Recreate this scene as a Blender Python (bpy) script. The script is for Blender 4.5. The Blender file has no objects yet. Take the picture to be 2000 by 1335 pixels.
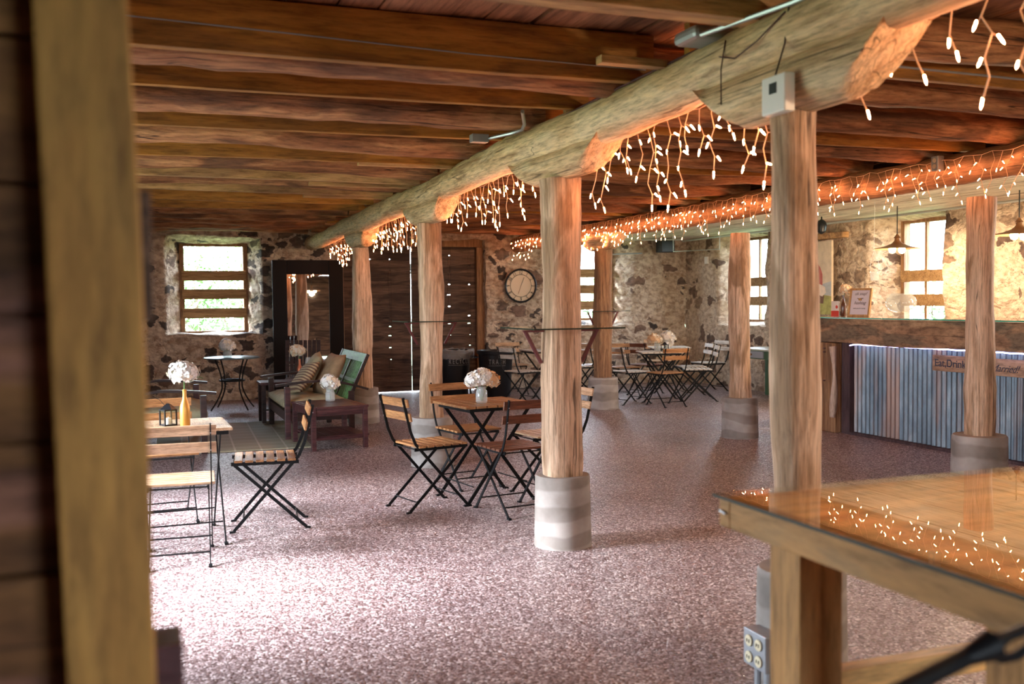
import bpy, bmesh, math, random
from mathutils import Vector, Matrix, noise
random.seed(7)
PI = math.pi
SC = bpy.context.scene
COL = SC.collection

# ------------------------------------------------------------------ camera
F_PX, CX = 1944.0, 1000.0
yaw, pitch, roll = math.atan(720 / F_PX), -math.atan(80 / F_PX), 0.010
fw = Vector((math.sin(yaw) * math.cos(pitch), math.cos(yaw) * math.cos(pitch), math.sin(pitch)))
rt = Vector((math.cos(yaw), -math.sin(yaw), 0)); up = rt.cross(fw)
rt2 = rt * math.cos(roll) - up * math.sin(roll); up2 = up * math.cos(roll) + rt * math.sin(roll)
cam = bpy.data.cameras.new('camera'); cam_ob = bpy.data.objects.new('camera', cam); COL.objects.link(cam_ob)
m = Matrix((rt2, up2, -fw)).transposed().to_4x4(); m.translation = (0, 0, 1.45)
cam_ob.matrix_world = m
cam.sensor_width = 36; cam.lens = 36 * F_PX / 2000; cam.clip_start = 0.05; cam.clip_end = 300
cam.dof.use_dof = True; cam.dof.focus_distance = 8.5; cam.dof.aperture_fstop = 2.8
SC.camera = cam_ob

# ------------------------------------------------------------------ sky, exposure
SC.view_settings.view_transform = 'Standard'; SC.view_settings.look = 'None'
SC.view_settings.gamma = 1; SC.view_settings.use_curve_mapping = False
SC.view_settings.exposure = 0.7
world = bpy.data.worlds.new('overcast sky'); SC.world = world; world.use_nodes = True
wn = world.node_tree.nodes; wl = world.node_tree.links
bg = wn['Background']
tc = wn.new('ShaderNodeTexCoord'); sx = wn.new('ShaderNodeSeparateXYZ'); wr = wn.new('ShaderNodeValToRGB')
wl.new(tc.outputs['Generated'], sx.inputs[0]); wl.new(sx.outputs['Z'], wr.inputs[0])
wr.color_ramp.elements[0].position = 0.0; wr.color_ramp.elements[0].color = (0.84, 0.92, 1.0, 1)
wr.color_ramp.elements[1].position = 0.7; wr.color_ramp.elements[1].color = (0.62, 0.78, 1.0, 1)
wl.new(wr.outputs[0], bg.inputs['Color']); bg.inputs['Strength'].default_value = 16.0
sun_d = bpy.data.lights.new('hazy_sun', 'SUN'); sun_d.energy = 25.0; sun_d.angle = math.radians(20); sun_d.color = (.93, .95, 1.0)
sun_o = bpy.data.objects.new('hazy_sun', sun_d); COL.objects.link(sun_o)
sun_o.rotation_mode = 'QUATERNION'; sun_o.rotation_quaternion = Vector((0, 0, -1)).rotation_difference(Vector((math.cos(math.radians(29)), -.06, -math.sin(math.radians(29)))))
try:
    SC.cycles.use_denoising = True
    SC.cycles.max_bounces = 9; SC.cycles.diffuse_bounces = 5; SC.cycles.glossy_bounces = 4
    SC.cycles.transparent_max_bounces = 12; SC.cycles.transmission_bounces = 6
    SC.cycles.sample_clamp_indirect = 6.0; SC.cycles.caustics_reflective = False; SC.cycles.caustics_refractive = False
    SC.cycles.use_light_tree = True
except Exception:
    pass


def portal(name, loc, rot, sx_, sy_):
    l = bpy.data.lights.new(name, 'AREA'); l.shape = 'RECTANGLE'; l.size = sx_; l.size_y = sy_
    l.cycles.is_portal = True
    o = bpy.data.objects.new(name, l); COL.objects.link(o); o.location = loc; o.rotation_euler = rot


XL, XR, YN, YF, ZC = -2.2, 9.05, -2.6, 15.5, 2.73       # room planes
LEFT_OPEN = [(4.5, 6.3, 0.0, 2.3), (6.85, 8.0, 0.0, 2.3)]
RIGHT_WIN = [(13.3, 14.2, 1.1, 2.42), (9.66, 10.5, 1.1, 2.42), (6.3, 7.1, 1.1, 2.42), (2.7, 3.6, 1.1, 2.42)]
for (a, b, z0, z1) in LEFT_OPEN:
    portal('daylight_opening', (XL - 0.42, (a + b) / 2, (z0 + z1) / 2), (0, -PI / 2, 0), z1 - z0, b - a)
for (a, b, z0, z1) in RIGHT_WIN:
    portal('daylight_opening', (XR + 0.40, (a + b) / 2, (z0 + z1) / 2), (0, PI / 2, 0), z1 - z0, b - a)
for (a, b) in ((0.58, 1.47), (6.8, 7.7)):
    portal('daylight_opening', ((a + b) / 2, YF + 0.40, 1.7), (-PI / 2, 0, 0), b - a, 1.3)
portal('daylight_opening', (1.5, YN - 0.12, 1.65), (PI / 2, 0, 0), 1.0, 1.2)


# ------------------------------------------------------------------ material helpers
def mat(name):
    m = bpy.data.materials.new(name); m.use_nodes = True
    return m, m.node_tree.nodes, m.node_tree.links, m.node_tree.nodes['Principled BSDF']


def N(nodes, t, **kw):
    n = nodes.new(t)
    for k, v in kw.items():
        setattr(n, k, v)
    return n


def ramp(nodes, stops):
    r = nodes.new('ShaderNodeValToRGB'); e = r.color_ramp.elements
    while len(e) < len(stops):
        e.new(0.5)
    for i, (p, c) in enumerate(stops):
        e[i].position = p; e[i].color = (*c, 1) if len(c) == 3 else c
    return r


def coords(nodes, links, scale, rnd=True):
    t = nodes.new('ShaderNodeTexCoord'); mp = nodes.new('ShaderNodeMapping'); mp.inputs['Scale'].default_value = scale
    if rnd:
        oi = nodes.new('ShaderNodeObjectInfo'); mu = nodes.new('ShaderNodeMath'); mu.operation = 'MULTIPLY'; mu.inputs[1].default_value = 37.0
        links.new(oi.outputs['Random'], mu.inputs[0])
        va = nodes.new('ShaderNodeVectorMath'); va.operation = 'ADD'
        links.new(t.outputs['Object'], va.inputs[0]); links.new(mu.outputs[0], va.inputs[1]); links.new(va.outputs[0], mp.inputs[0])
    else:
        links.new(t.outputs['Object'], mp.inputs[0])
    return mp.outputs[0]


def plain(name, col, rough=0.5, metal=0.0, emit=None, es=0, noise_amt=0.0, spec=.5):
    m, n, l, b = mat(name); b.inputs['Specular IOR Level'].default_value = spec
    b.inputs['Base Color'].default_value = (*col, 1); b.inputs['Roughness'].default_value = rough; b.inputs['Metallic'].default_value = metal
    if emit:
        b.inputs['Emission Color'].default_value = (*emit, 1); b.inputs['Emission Strength'].default_value = es
    if noise_amt:
        v = coords(n, l, (14, 14, 14)); no = N(n, 'ShaderNodeTexNoise'); no.inputs['Scale'].default_value = 1; no.inputs['Detail'].default_value = 5
        l.new(v, no.inputs[0]); d = tuple(c * (1 - noise_amt) for c in col); u = tuple(min(1, c * (1 + noise_amt)) for c in col)
        r = ramp(n, [(0.3, d), (0.7, u)]); l.new(no.outputs[0], r.inputs[0]); l.new(r.outputs[0], b.inputs['Base Color'])
        bp = N(n, 'ShaderNodeBump'); bp.inputs['Strength'].default_value = 0.15; bp.inputs['Distance'].default_value = 0.01
        l.new(no.outputs[0], bp.inputs['Height']); l.new(bp.outputs[0], b.inputs['Normal'])
    return m


def wood(name, light, mid, dark, axis='X', fine=22, along=0.9, crack=0.5, rough=0.65, patch=None, pamt=0.5, bump=0.4, coat=0.0):
    m, n, l, b = mat(name)
    sc = {'X': (along, fine, fine), 'Y': (fine, along, fine), 'Z': (fine, fine, along)}[axis]
    v = coords(n, l, sc)
    n1 = N(n, 'ShaderNodeTexNoise'); n1.inputs['Scale'].default_value = 1.0; n1.inputs['Detail'].default_value = 7; n1.inputs['Roughness'].default_value = 0.62
    n1.inputs['Distortion'].default_value = 0.6
    l.new(v, n1.inputs[0])
    r1 = ramp(n, [(0.30, dark), (0.48, mid), (0.68, light)]); l.new(n1.outputs[0], r1.inputs[0])
    out = r1.outputs[0]
    s2 = tuple(1.1 if s == along else 4.5 for s in sc)
    v2 = coords(n, l, s2); n2 = N(n, 'ShaderNodeTexNoise'); n2.inputs['Scale'].default_value = 1.0; n2.inputs['Detail'].default_value = 4; n2.inputs['Distortion'].default_value = 1.0
    l.new(v2, n2.inputs[0])
    if patch:
        r2 = ramp(n, [(0.52, (0, 0, 0)), (0.60, (pamt,) * 3)]); l.new(n2.outputs[0], r2.inputs[0])
        mx = N(n, 'ShaderNodeMixRGB'); mx.inputs[2].default_value = (*patch, 1); l.new(r2.outputs[0], mx.inputs[0]); l.new(out, mx.inputs[1]); out = mx.outputs[0]
    s4 = tuple(along * 5 if s == along else fine * 4.5 for s in sc); v4 = coords(n, l, s4); n4 = N(n, 'ShaderNodeTexNoise'); n4.inputs['Scale'].default_value = 1.0; n4.inputs['Detail'].default_value = 5; n4.inputs['Roughness'].default_value = .7
    l.new(v4, n4.inputs[0]); r4 = ramp(n, [(.34, (.52, .50, .48)), (.5, (1.04, 1.04, 1.04)), (.66, (1.34, 1.33, 1.32))]); l.new(n4.outputs[0], r4.inputs[0])
    m4 = N(n, 'ShaderNodeMixRGB', blend_type='MULTIPLY'); m4.inputs[0].default_value = .85; l.new(out, m4.inputs[1]); l.new(r4.outputs[0], m4.inputs[2]); out = m4.outputs[0]
    ad4 = N(n, 'ShaderNodeMath', operation='MULTIPLY_ADD'); ad4.inputs[1].default_value = .45; l.new(n4.outputs[0], ad4.inputs[0]); l.new(n1.outputs[0], ad4.inputs[2])
    h = ad4.outputs[0]
    if crack:
        s3 = tuple(0.22 if s == along else 12 for s in sc)
        v3 = coords(n, l, s3); n3 = N(n, 'ShaderNodeTexNoise'); n3.inputs['Scale'].default_value = 1.0; n3.inputs['Detail'].default_value = 2
        l.new(v3, n3.inputs[0])
        ab = N(n, 'ShaderNodeMath', operation='SUBTRACT'); ab.inputs[1].default_value = 0.5; l.new(n3.outputs[0], ab.inputs[0])
        a2 = N(n, 'ShaderNodeMath', operation='ABSOLUTE'); l.new(ab.outputs[0], a2.inputs[0])
        r3 = ramp(n, [(0.003, (crack,) * 3), (0.010, (0, 0, 0))]); l.new(a2.outputs[0], r3.inputs[0])
        n5 = N(n, 'ShaderNodeTexNoise'); n5.inputs['Scale'].default_value = 0.6; n5.inputs['Detail'].default_value = 3; l.new(v2, n5.inputs[0])
        r5 = ramp(n, [(0.48, (0, 0, 0)), (0.56, (1, 1, 1))]); l.new(n5.outputs[0], r5.inputs[0])
        m5 = N(n, 'ShaderNodeMixRGB', blend_type='MULTIPLY'); m5.inputs[0].default_value = 1; l.new(r3.outputs[0], m5.inputs[1]); l.new(r5.outputs[0], m5.inputs[2]); r3 = m5
        mx = N(n, 'ShaderNodeMixRGB'); mx.inputs[2].default_value = (dark[0] * .25, dark[1] * .25, dark[2] * .25, 1)
        l.new(r3.outputs[0], mx.inputs[0]); l.new(out, mx.inputs[1]); out = mx.outputs[0]
    l.new(out, b.inputs['Base Color']); b.inputs['Roughness'].default_value = rough; b.inputs['Specular IOR Level'].default_value = .3
    b.inputs['Coat Weight'].default_value = coat; b.inputs['Coat Roughness'].default_value = 0.25
    bp = N(n, 'ShaderNodeBump'); bp.inputs['Strength'].default_value = bump; bp.inputs['Distance'].default_value = 0.012
    l.new(h, bp.inputs['Height']); l.new(bp.outputs[0], b.inputs['Normal'])
    return m


def stone_material(name, mortar, mortar2, stones, amount=0.42, seed=0.0, scale=(3.6, 3.6, 5.0), showall=0.0, xfall=0.0):
    m, n, l, b = mat(name)
    v = coords(n, l, scale, rnd=False)
    off = N(n, 'ShaderNodeVectorMath', operation='ADD'); off.inputs[1].default_value = (seed, seed * 2, seed); l.new(v, off.inputs[0])
    nd = N(n, 'ShaderNodeTexNoise'); nd.inputs['Scale'].default_value = 1.4; nd.inputs['Detail'].default_value = 5; l.new(off.outputs[0], nd.inputs[0])
    sb = N(n, 'ShaderNodeVectorMath', operation='SUBTRACT'); sb.inputs[1].default_value = (.5, .5, .5); l.new(nd.outputs['Color'], sb.inputs[0])
    scn = N(n, 'ShaderNodeVectorMath', operation='SCALE'); scn.inputs['Scale'].default_value = 1.1; l.new(sb.outputs[0], scn.inputs[0])
    ad = N(n, 'ShaderNodeVectorMath', operation='ADD'); l.new(off.outputs[0], ad.inputs[0]); l.new(scn.outputs[0], ad.inputs[1])
    vo = N(n, 'ShaderNodeTexVoronoi'); l.new(ad.outputs[0], vo.inputs['Vector']); vo.inputs['Scale'].default_value = 1
    ve = N(n, 'ShaderNodeTexVoronoi', feature='DISTANCE_TO_EDGE'); l.new(ad.outputs[0], ve.inputs['Vector']); ve.inputs['Scale'].default_value = 1
    sep = N(n, 'ShaderNodeSeparateColor'); l.new(vo.outputs['Color'], sep.inputs[0])
    # ragged mortar edge
    nf = N(n, 'ShaderNodeTexNoise'); nf.inputs['Scale'].default_value = 5.0; nf.inputs['Detail'].default_value = 6; nf.inputs['Roughness'].default_value = .7; l.new(off.outputs[0], nf.inputs[0])
    e1 = N(n, 'ShaderNodeMath', operation='MULTIPLY_ADD'); e1.inputs[1].default_value = 0.28; e1.inputs[2].default_value = -0.05; l.new(nf.outputs[0], e1.inputs[0])
    e2 = N(n, 'ShaderNodeMath', operation='SUBTRACT'); l.new(ve.outputs['Distance'], e2.inputs[0]); l.new(e1.outputs[0], e2.inputs[1])
    mask1 = ramp(n, [(0.0, (0, 0, 0)), (0.035, (1, 1, 1))]); l.new(e2.outputs[0], mask1.inputs[0])
    # which stones show bare
    nl = N(n, 'ShaderNodeTexNoise'); nl.inputs['Scale'].default_value = 0.28; nl.inputs['Detail'].default_value = 2; l.new(off.outputs[0], nl.inputs[0])
    th = N(n, 'ShaderNodeMath', operation='MULTIPLY_ADD'); th.inputs[1].default_value = 1.2; th.inputs[2].default_value = amount - 0.6; l.new(nl.outputs[0], th.inputs[0])
    tx = N(n, 'ShaderNodeTexCoord'); sxx = N(n, 'ShaderNodeSeparateXYZ'); l.new(tx.outputs['Object'], sxx.inputs[0])
    mrx = N(n, 'ShaderNodeMapRange'); mrx.inputs['From Min'].default_value = 2.0; mrx.inputs['From Max'].default_value = 6.5; mrx.inputs['To Max'].default_value = xfall; l.new(sxx.outputs[0], mrx.inputs[0])
    th2 = N(n, 'ShaderNodeMath', operation='SUBTRACT'); l.new(th.outputs[0], th2.inputs[0]); l.new(mrx.outputs[0], th2.inputs[1])
    lt = N(n, 'ShaderNodeMath', operation='LESS_THAN'); l.new(sep.outputs[0], lt.inputs[0]); l.new(th2.outputs[0], lt.inputs[1])
    mk = N(n, 'ShaderNodeMath', operation='MULTIPLY'); l.new(mask1.outputs[0], mk.inputs[0]); l.new(lt.outputs[0], mk.inputs[1])
    rs = ramp(n, stones); rs.color_ramp.interpolation = 'LINEAR'; l.new(sep.outputs[1], rs.inputs[0])
    n5 = N(n, 'ShaderNodeTexNoise'); n5.inputs['Scale'].default_value = 3.2; n5.inputs['Detail'].default_value = 6; l.new(off.outputs[0], n5.inputs[0])
    mult = N(n, 'ShaderNodeMixRGB', blend_type='MULTIPLY'); mult.inputs[0].default_value = .7; rr = ramp(n, [(.3, (.35, .35, .35)), (.7, (1.5, 1.45, 1.4))])
    l.new(n5.outputs[0], rr.inputs[0]); l.new(rs.outputs[0], mult.inputs[1]); l.new(rr.outputs[0], mult.inputs[2])
    rm = ramp(n, [(0.35, mortar2), (0.62, mortar)]); l.new(n5.outputs[0], rm.inputs[0])
    # crevices: dark thin lines along some stone borders
    cr = ramp(n, [(0.0, (.75, .75, .75)), (0.03, (0, 0, 0))]); l.new(ve.outputs['Distance'], cr.inputs[0])
    cg = N(n, 'ShaderNodeMath', operation='GREATER_THAN'); cg.inputs[1].default_value = 0.53 - showall; l.new(nf.outputs[0], cg.inputs[0])
    cm = N(n, 'ShaderNodeMath', operation='MULTIPLY'); l.new(cr.outputs[0], cm.inputs[0]); l.new(cg.outputs[0], cm.inputs[1])
    mxc = N(n, 'ShaderNodeMixRGB'); mxc.inputs[2].default_value = (mortar2[0] * .25, mortar2[1] * .2, mortar2[2] * .18, 1)
    l.new(cm.outputs[0], mxc.inputs[0]); l.new(rm.outputs[0], mxc.inputs[1])
    mx = N(n, 'ShaderNodeMixRGB'); l.new(mk.outputs[0], mx.inputs[0]); l.new(mxc.outputs[0], mx.inputs[1]); l.new(mult.outputs[0], mx.inputs[2])
    l.new(mx.outputs[0], b.inputs['Base Color']); b.inputs['Roughness'].default_value = .9
    # relief
    sm = N(n, 'ShaderNodeMapRange'); sm.inputs['From Max'].default_value = .25; l.new(ve.outputs['Distance'], sm.inputs[0])
    hh = N(n, 'ShaderNodeMath', operation='MULTIPLY_ADD'); hh.inputs[1].default_value = .9; l.new(sm.outputs[0], hh.inputs[0])
    h2 = N(n, 'ShaderNodeMath', operation='MULTIPLY'); h2.inputs[1].default_value = 1.3; l.new(nf.outputs[0], h2.inputs[0]); l.new(h2.outputs[0], hh.inputs[2])
    bp = N(n, 'ShaderNodeBump'); bp.inputs['Strength'].default_value = .95; bp.inputs['Distance'].default_value = .045
    l.new(hh.outputs[0], bp.inputs['Height']); l.new(bp.outputs[0], b.inputs['Normal'])
    return m


def glass_mat(name, tint=(1, 1, 1), rough=0.0, refl=1.0, body=0.0, ior=1.5):
    """thin clear glass: transparent + fresnel gloss"""
    m = bpy.data.materials.new(name); m.use_nodes = True; n = m.node_tree.nodes; l = m.node_tree.links; n.remove(n['Principled BSDF'])
    out = n['Material Output']; tr = n.new('ShaderNodeBsdfTransparent'); tr.inputs[0].default_value = (*tint, 1)
    gl = n.new('ShaderNodeBsdfGlossy'); gl.inputs['Roughness'].default_value = rough; gl.inputs['Color'].default_value = (refl, refl, refl, 1)
    fr = n.new('ShaderNodeFresnel'); fr.inputs[0].default_value = ior; mx = n.new('ShaderNodeMixShader')
    ge = n.new('ShaderNodeNewGeometry'); ms = n.new('ShaderNodeMath'); ms.operation = 'SUBTRACT'; ms.inputs[0].default_value = 1.0; l.new(ge.outputs['Backfacing'], ms.inputs[1])
    mm2 = n.new('ShaderNodeMath'); mm2.operation = 'MULTIPLY'; l.new(ms.outputs[0], mm2.inputs[0]); l.new(fr.outputs[0], mm2.inputs[1])
    l.new(mm2.outputs[0], mx.inputs[0]); l.new(tr.outputs[0], mx.inputs[1]); l.new(gl.outputs[0], mx.inputs[2])
    last = mx.outputs[0]
    if body:
        df = n.new('ShaderNodeBsdfDiffuse'); df.inputs[0].default_value = (.9, .92, .92, 1); m2 = n.new('ShaderNodeMixShader'); m2.inputs[0].default_value = body
        l.new(last, m2.inputs[1]); l.new(df.outputs[0], m2.inputs[2]); last = m2.outputs[0]
    l.new(last, out.inputs[0])
    return m


M = {}
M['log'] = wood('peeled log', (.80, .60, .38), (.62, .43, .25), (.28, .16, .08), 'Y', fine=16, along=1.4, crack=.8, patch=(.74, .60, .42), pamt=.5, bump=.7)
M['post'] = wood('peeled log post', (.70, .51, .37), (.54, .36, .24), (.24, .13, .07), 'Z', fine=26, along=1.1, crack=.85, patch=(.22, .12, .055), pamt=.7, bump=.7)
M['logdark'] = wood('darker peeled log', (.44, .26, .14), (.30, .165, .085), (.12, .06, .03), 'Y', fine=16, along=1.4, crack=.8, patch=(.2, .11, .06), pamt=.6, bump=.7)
M['postgrey'] = wood('weathered log post', (.42, .25, .13), (.27, .14, .07), (.09, .04, .02), 'Z', fine=34, along=1.1, crack=.9, patch=(.16, .09, .05), pamt=.6, bump=.9)
M['sawn'] = wood('sawn joist', (.44, .21, .05), (.34, .15, .03), (.17, .07, .018), 'X', fine=9, along=.9, crack=.35, patch=(.16, .075, .03), pamt=.5)
M['sawnlight'] = wood('pale sawn joist', (.58, .37, .19), (.46, .27, .12), (.25, .13, .06), 'X', fine=10, along=1.0, crack=.4, patch=(.22, .12, .07), pamt=.6)
M['rough'] = wood('rough log joist', (.54, .29, .14), (.28, .12, .055), (.07, .028, .013), 'X', fine=11, along=1.3, crack=.9, patch=(.12, .06, .035), pamt=.8, bump=1.0)
M['deck'] = wood('ceiling planks', (.40, .20, .11), (.28, .13, .07), (.11, .045, .025), 'Y', fine=9, along=.8, crack=.4, patch=(.1, .05, .03), pamt=.5)
M['white_ceiling'] = wood('whitewashed boards', (.78, .74, .64), (.70, .64, .54), (.48, .40, .32), 'Y', fine=6, along=.6, crack=.2)
M['barnwood'] = wood('dark barn planks', (.17, .105, .07), (.095, .056, .038), (.025, .013, .009), 'X', fine=16, along=1.1, crack=.8, patch=(.03, .016, .011), pamt=.7, bump=.7)
M['framewood'] = wood('window frame wood', (.34, .2, .1), (.26, .14, .07), (.12, .06, .03), 'Z', fine=18, along=1.2, crack=.5)
M['slat'] = wood('window slat', (.42, .27, .13), (.33, .2, .09), (.2, .11, .05), 'X', fine=14, along=1.2, crack=.3)
M['chairwood'] = wood('oiled acacia slat', (.50, .26, .11), (.36, .17, .065), (.20, .085, .03), 'X', fine=34, along=3, crack=.3, rough=.42, coat=.3)
M['chairdark'] = wood('dark stained slat', (.24, .085, .04), (.16, .055, .028), (.08, .028, .016), 'X', fine=34, along=3, crack=.3, rough=.4, coat=.3)
M['paleslat'] = wood('pale tan slat', (.66, .46, .30), (.54, .35, .21), (.34, .20, .11), 'X', fine=34, along=3, crack=.3, rough=.45, coat=.2)
M['greyslat'] = wood('grey white slat', (.68, .66, .60), (.58, .54, .47), (.40, .34, .28), 'X', fine=30, along=3, crack=.2, rough=.45)
M['steel'] = plain('black steel', (.006, .007, .008), .5, spec=.2)
M['maroon'] = wood('maroon stained wood', (.10, .036, .036), (.06, .020, .022), (.025, .009, .010), 'X', fine=22, along=2, crack=.3, rough=.38, coat=.35)
M['darkbench'] = wood('dark brown bench wood', (.045, .018, .013), (.025, .010, .008), (.010, .004, .004), 'X', fine=22, along=2, crack=.3, rough=.4, coat=.3)
M['green'] = wood('green painted wood', (.10, .26, .085), (.075, .20, .065), (.045, .12, .04), 'Y', fine=14, along=2, crack=.2, rough=.45)
M['khaki'] = plain('khaki canvas', (.36, .31, .19), .9, noise_amt=.18)
M['pillow'] = plain('tan pillow', (.28, .18, .10), .9, noise_amt=.2)
M['white'] = plain('white plastic', (.82, .8, .76), .4)
M['black'] = plain('black plastic', (.010, .012, .016), .35, spec=.35)
M['iron'] = plain('galvanized conduit', (.42, .45, .48), .35, .8)
M['boxmetal'] = plain('grey steel box', (.30, .31, .33), .45, .6, noise_amt=.1)
M['redbracket'] = plain('dark red iron', (.10, .018, .022), .42, .3)
M['gold'] = plain('gold painted glass', (.75, .40, .09), .35, .45, noise_amt=.06)
M['copper'] = plain('copper painted glass', (.55, .17, .08), .35, .5)
M['cream'] = plain('cream petals', (.88, .80, .66), .75)
M['white_petal'] = plain('white petals', (.90, .88, .86), .75)
M['peach'] = plain('peach petals', (.88, .62, .38), .75)
M['stem'] = plain('green stem', (.10, .22, .05), .6)
M['glass'] = glass_mat('clear glass', (.97, .99, .98))
M['jar'] = glass_mat('jar glass', (.93, .95, .95), body=.22)
M['tableglass'] = glass_mat('table glass sheet', (.98, .97, .92), ior=1.45)
M['glassedge'] = plain('green glass edge', (.03, .30, .22), .15)
M['darkedge'] = plain('dark glass edge', (.012, .022, .014), .4, spec=.15)
M['petrol'] = plain('dark cord', (.02, .02, .02), .6)


def floor_material():
    m, n, l, b = mat('exposed aggregate')
    v = coords(n, l, (1, 1, 1), rnd=False)
    vo = N(n, 'ShaderNodeTexVoronoi'); vo.inputs['Scale'].default_value = 95; l.new(v, vo.inputs['Vector'])
    sep = N(n, 'ShaderNodeSeparateColor'); l.new(vo.outputs['Color'], sep.inputs[0])
    r = ramp(n, [(0, (.07, .036, .034)), (.35, (.165, .112, .110)), (.62, (.285, .215, .212)), (.85, (.44, .37, .37)), (1, (.75, .68, .66))]); l.new(sep.outputs[0], r.inputs[0])
    nb = N(n, 'ShaderNodeTexNoise'); nb.inputs['Scale'].default_value = .55; nb.inputs['Detail'].default_value = 3; l.new(v, nb.inputs[0])
    rb = ramp(n, [(.35, (.80, .76, .80)), (.65, (1.12, 1.08, 1.08))]); l.new(nb.outputs[0], rb.inputs[0])
    mu = N(n, 'ShaderNodeMixRGB', blend_type='MULTIPLY'); mu.inputs[0].default_value = 1; l.new(r.outputs[0], mu.inputs[1]); l.new(rb.outputs[0], mu.inputs[2])
    l.new(mu.outputs[0], b.inputs['Base Color'])
    rr = ramp(n, [(0, (.22,) * 3), (1, (.6,) * 3)]); l.new(sep.outputs[1], rr.inputs[0]); l.new(rr.outputs[0], b.inputs['Roughness'])
    b.inputs['Specular IOR Level'].default_value = .42
    b.inputs['Coat Weight'].default_value = .18; b.inputs['Coat Roughness'].default_value = .25
    bp = N(n, 'ShaderNodeBump'); bp.inputs['Strength'].default_value = .6; bp.inputs['Distance'].default_value = .006
    l.new(vo.outputs['Distance'], bp.inputs['Height']); bp.invert = True
    nw = N(n, 'ShaderNodeTexNoise'); nw.inputs['Scale'].default_value = 3.2; nw.inputs['Detail'].default_value = 3; l.new(v, nw.inputs[0])
    b2 = N(n, 'ShaderNodeBump'); b2.inputs['Strength'].default_value = .25; b2.inputs['Distance'].default_value = .03; l.new(nw.outputs[0], b2.inputs['Height'])
    l.new(bp.outputs[0], b2.inputs['Normal']); l.new(b2.outputs[0], b.inputs['Normal']); l.new(b2.outputs[0], b.inputs['Coat Normal'])
    return m


M['floor'] = floor_material()


def concrete_material():
    m, n, l, b = mat('formed concrete')
    v = coords(n, l, (1, 1, 1)); n1 = N(n, 'ShaderNodeTexNoise'); n1.inputs['Scale'].default_value = 5; n1.inputs['Detail'].default_value = 7; l.new(v, n1.inputs[0])
    w = N(n, 'ShaderNodeTexWave', wave_type='BANDS', bands_direction='Z'); w.inputs['Scale'].default_value = 1.7; w.inputs['Distortion'].default_value = 7; w.inputs['Detail'].default_value = 3
    w.inputs['Detail Scale'].default_value = .7; v2 = coords(n, l, (.9, .9, 1)); l.new(v2, w.inputs[0])
    r = ramp(n, [(.3, (.22, .19, .17)), (.7, (.40, .365, .34))]); l.new(n1.outputs[0], r.inputs[0])
    rw = ramp(n, [(.3, (.78, .76, .74)), (.55, (1.1, 1.1, 1.1))]); l.new(w.outputs[0], rw.inputs[0])
    mu = N(n, 'ShaderNodeMixRGB', blend_type='MULTIPLY'); mu.inputs[0].default_value = 1; l.new(r.outputs[0], mu.inputs[1]); l.new(rw.outputs[0], mu.inputs[2])
    l.new(mu.outputs[0], b.inputs['Base Color']); b.inputs['Roughness'].default_value = .85
    bp = N(n, 'ShaderNodeBump'); bp.inputs['Strength'].default_value = .4; bp.inputs['Distance'].default_value = .01; l.new(n1.outputs[0], bp.inputs['Height']); l.new(bp.outputs[0], b.inputs['Normal'])
    return m


M['concrete'] = concrete_material()


def galv_material():
    m, n, l, b = mat('galvanized corrugated sheet')
    v = coords(n, l, (2, 2, .6)); n1 = N(n, 'ShaderNodeTexNoise'); n1.inputs['Scale'].default_value = 2.2; n1.inputs['Detail'].default_value = 7; n1.inputs['Roughness'].default_value = .7; l.new(v, n1.inputs[0])
    r = ramp(n, [(.28, (.05, .07, .10)), (.5, (.13, .17, .21)), (.72, (.30, .34, .38))]); l.new(n1.outputs[0], r.inputs[0])
    t = N(n, 'ShaderNodeTexCoord'); s = N(n, 'ShaderNodeSeparateXYZ'); l.new(t.outputs['Object'], s.inputs[0])
    nr = N(n, 'ShaderNodeTexNoise'); nr.inputs['Scale'].default_value = 1.0; nr.inputs['Detail'].default_value = 4; v3 = coords(n, l, (2, 4.5, .5)); l.new(v3, nr.inputs[0])
    rr = ramp(n, [(.50, (0, 0, 0)), (.62, (.75, .75, .75))]); l.new(nr.outputs[0], rr.inputs[0])
    mx = N(n, 'ShaderNodeMixRGB'); mx.inputs[2].default_value = (.30, .17, .12, 1); l.new(rr.outputs[0], mx.inputs[0]); l.new(r.outputs[0], mx.inputs[1])
    l.new(mx.outputs[0], b.inputs['Base Color']); b.inputs['Metallic'].default_value = .55; b.inputs['Roughness'].default_value = .48
    return m


M['galv'] = galv_material()
M['stone_far'] = stone_material('rubble stone far wall', (.84, .71, .56), (.46, .32, .22), [(0, (.07, .055, .05)), (.5, (.12, .095, .085)), (.8, (.22, .16, .13)), (1, (.30, .19, .14))], amount=.50, xfall=.26)
M['stone_right'] = stone_material('rubble stone right wall', (.86, .71, .54), (.56, .40, .27), [(0, (.14, .085, .065)), (.5, (.30, .21, .15)), (1, (.45, .32, .22))], amount=.27, seed=3.7)
M['stone_left'] = stone_material('rubble stone left wall', (.62, .50, .38), (.36, .25, .17), [(0, (.07, .055, .05)), (1, (.30, .19, .14))], amount=.4, seed=8.1)


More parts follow.
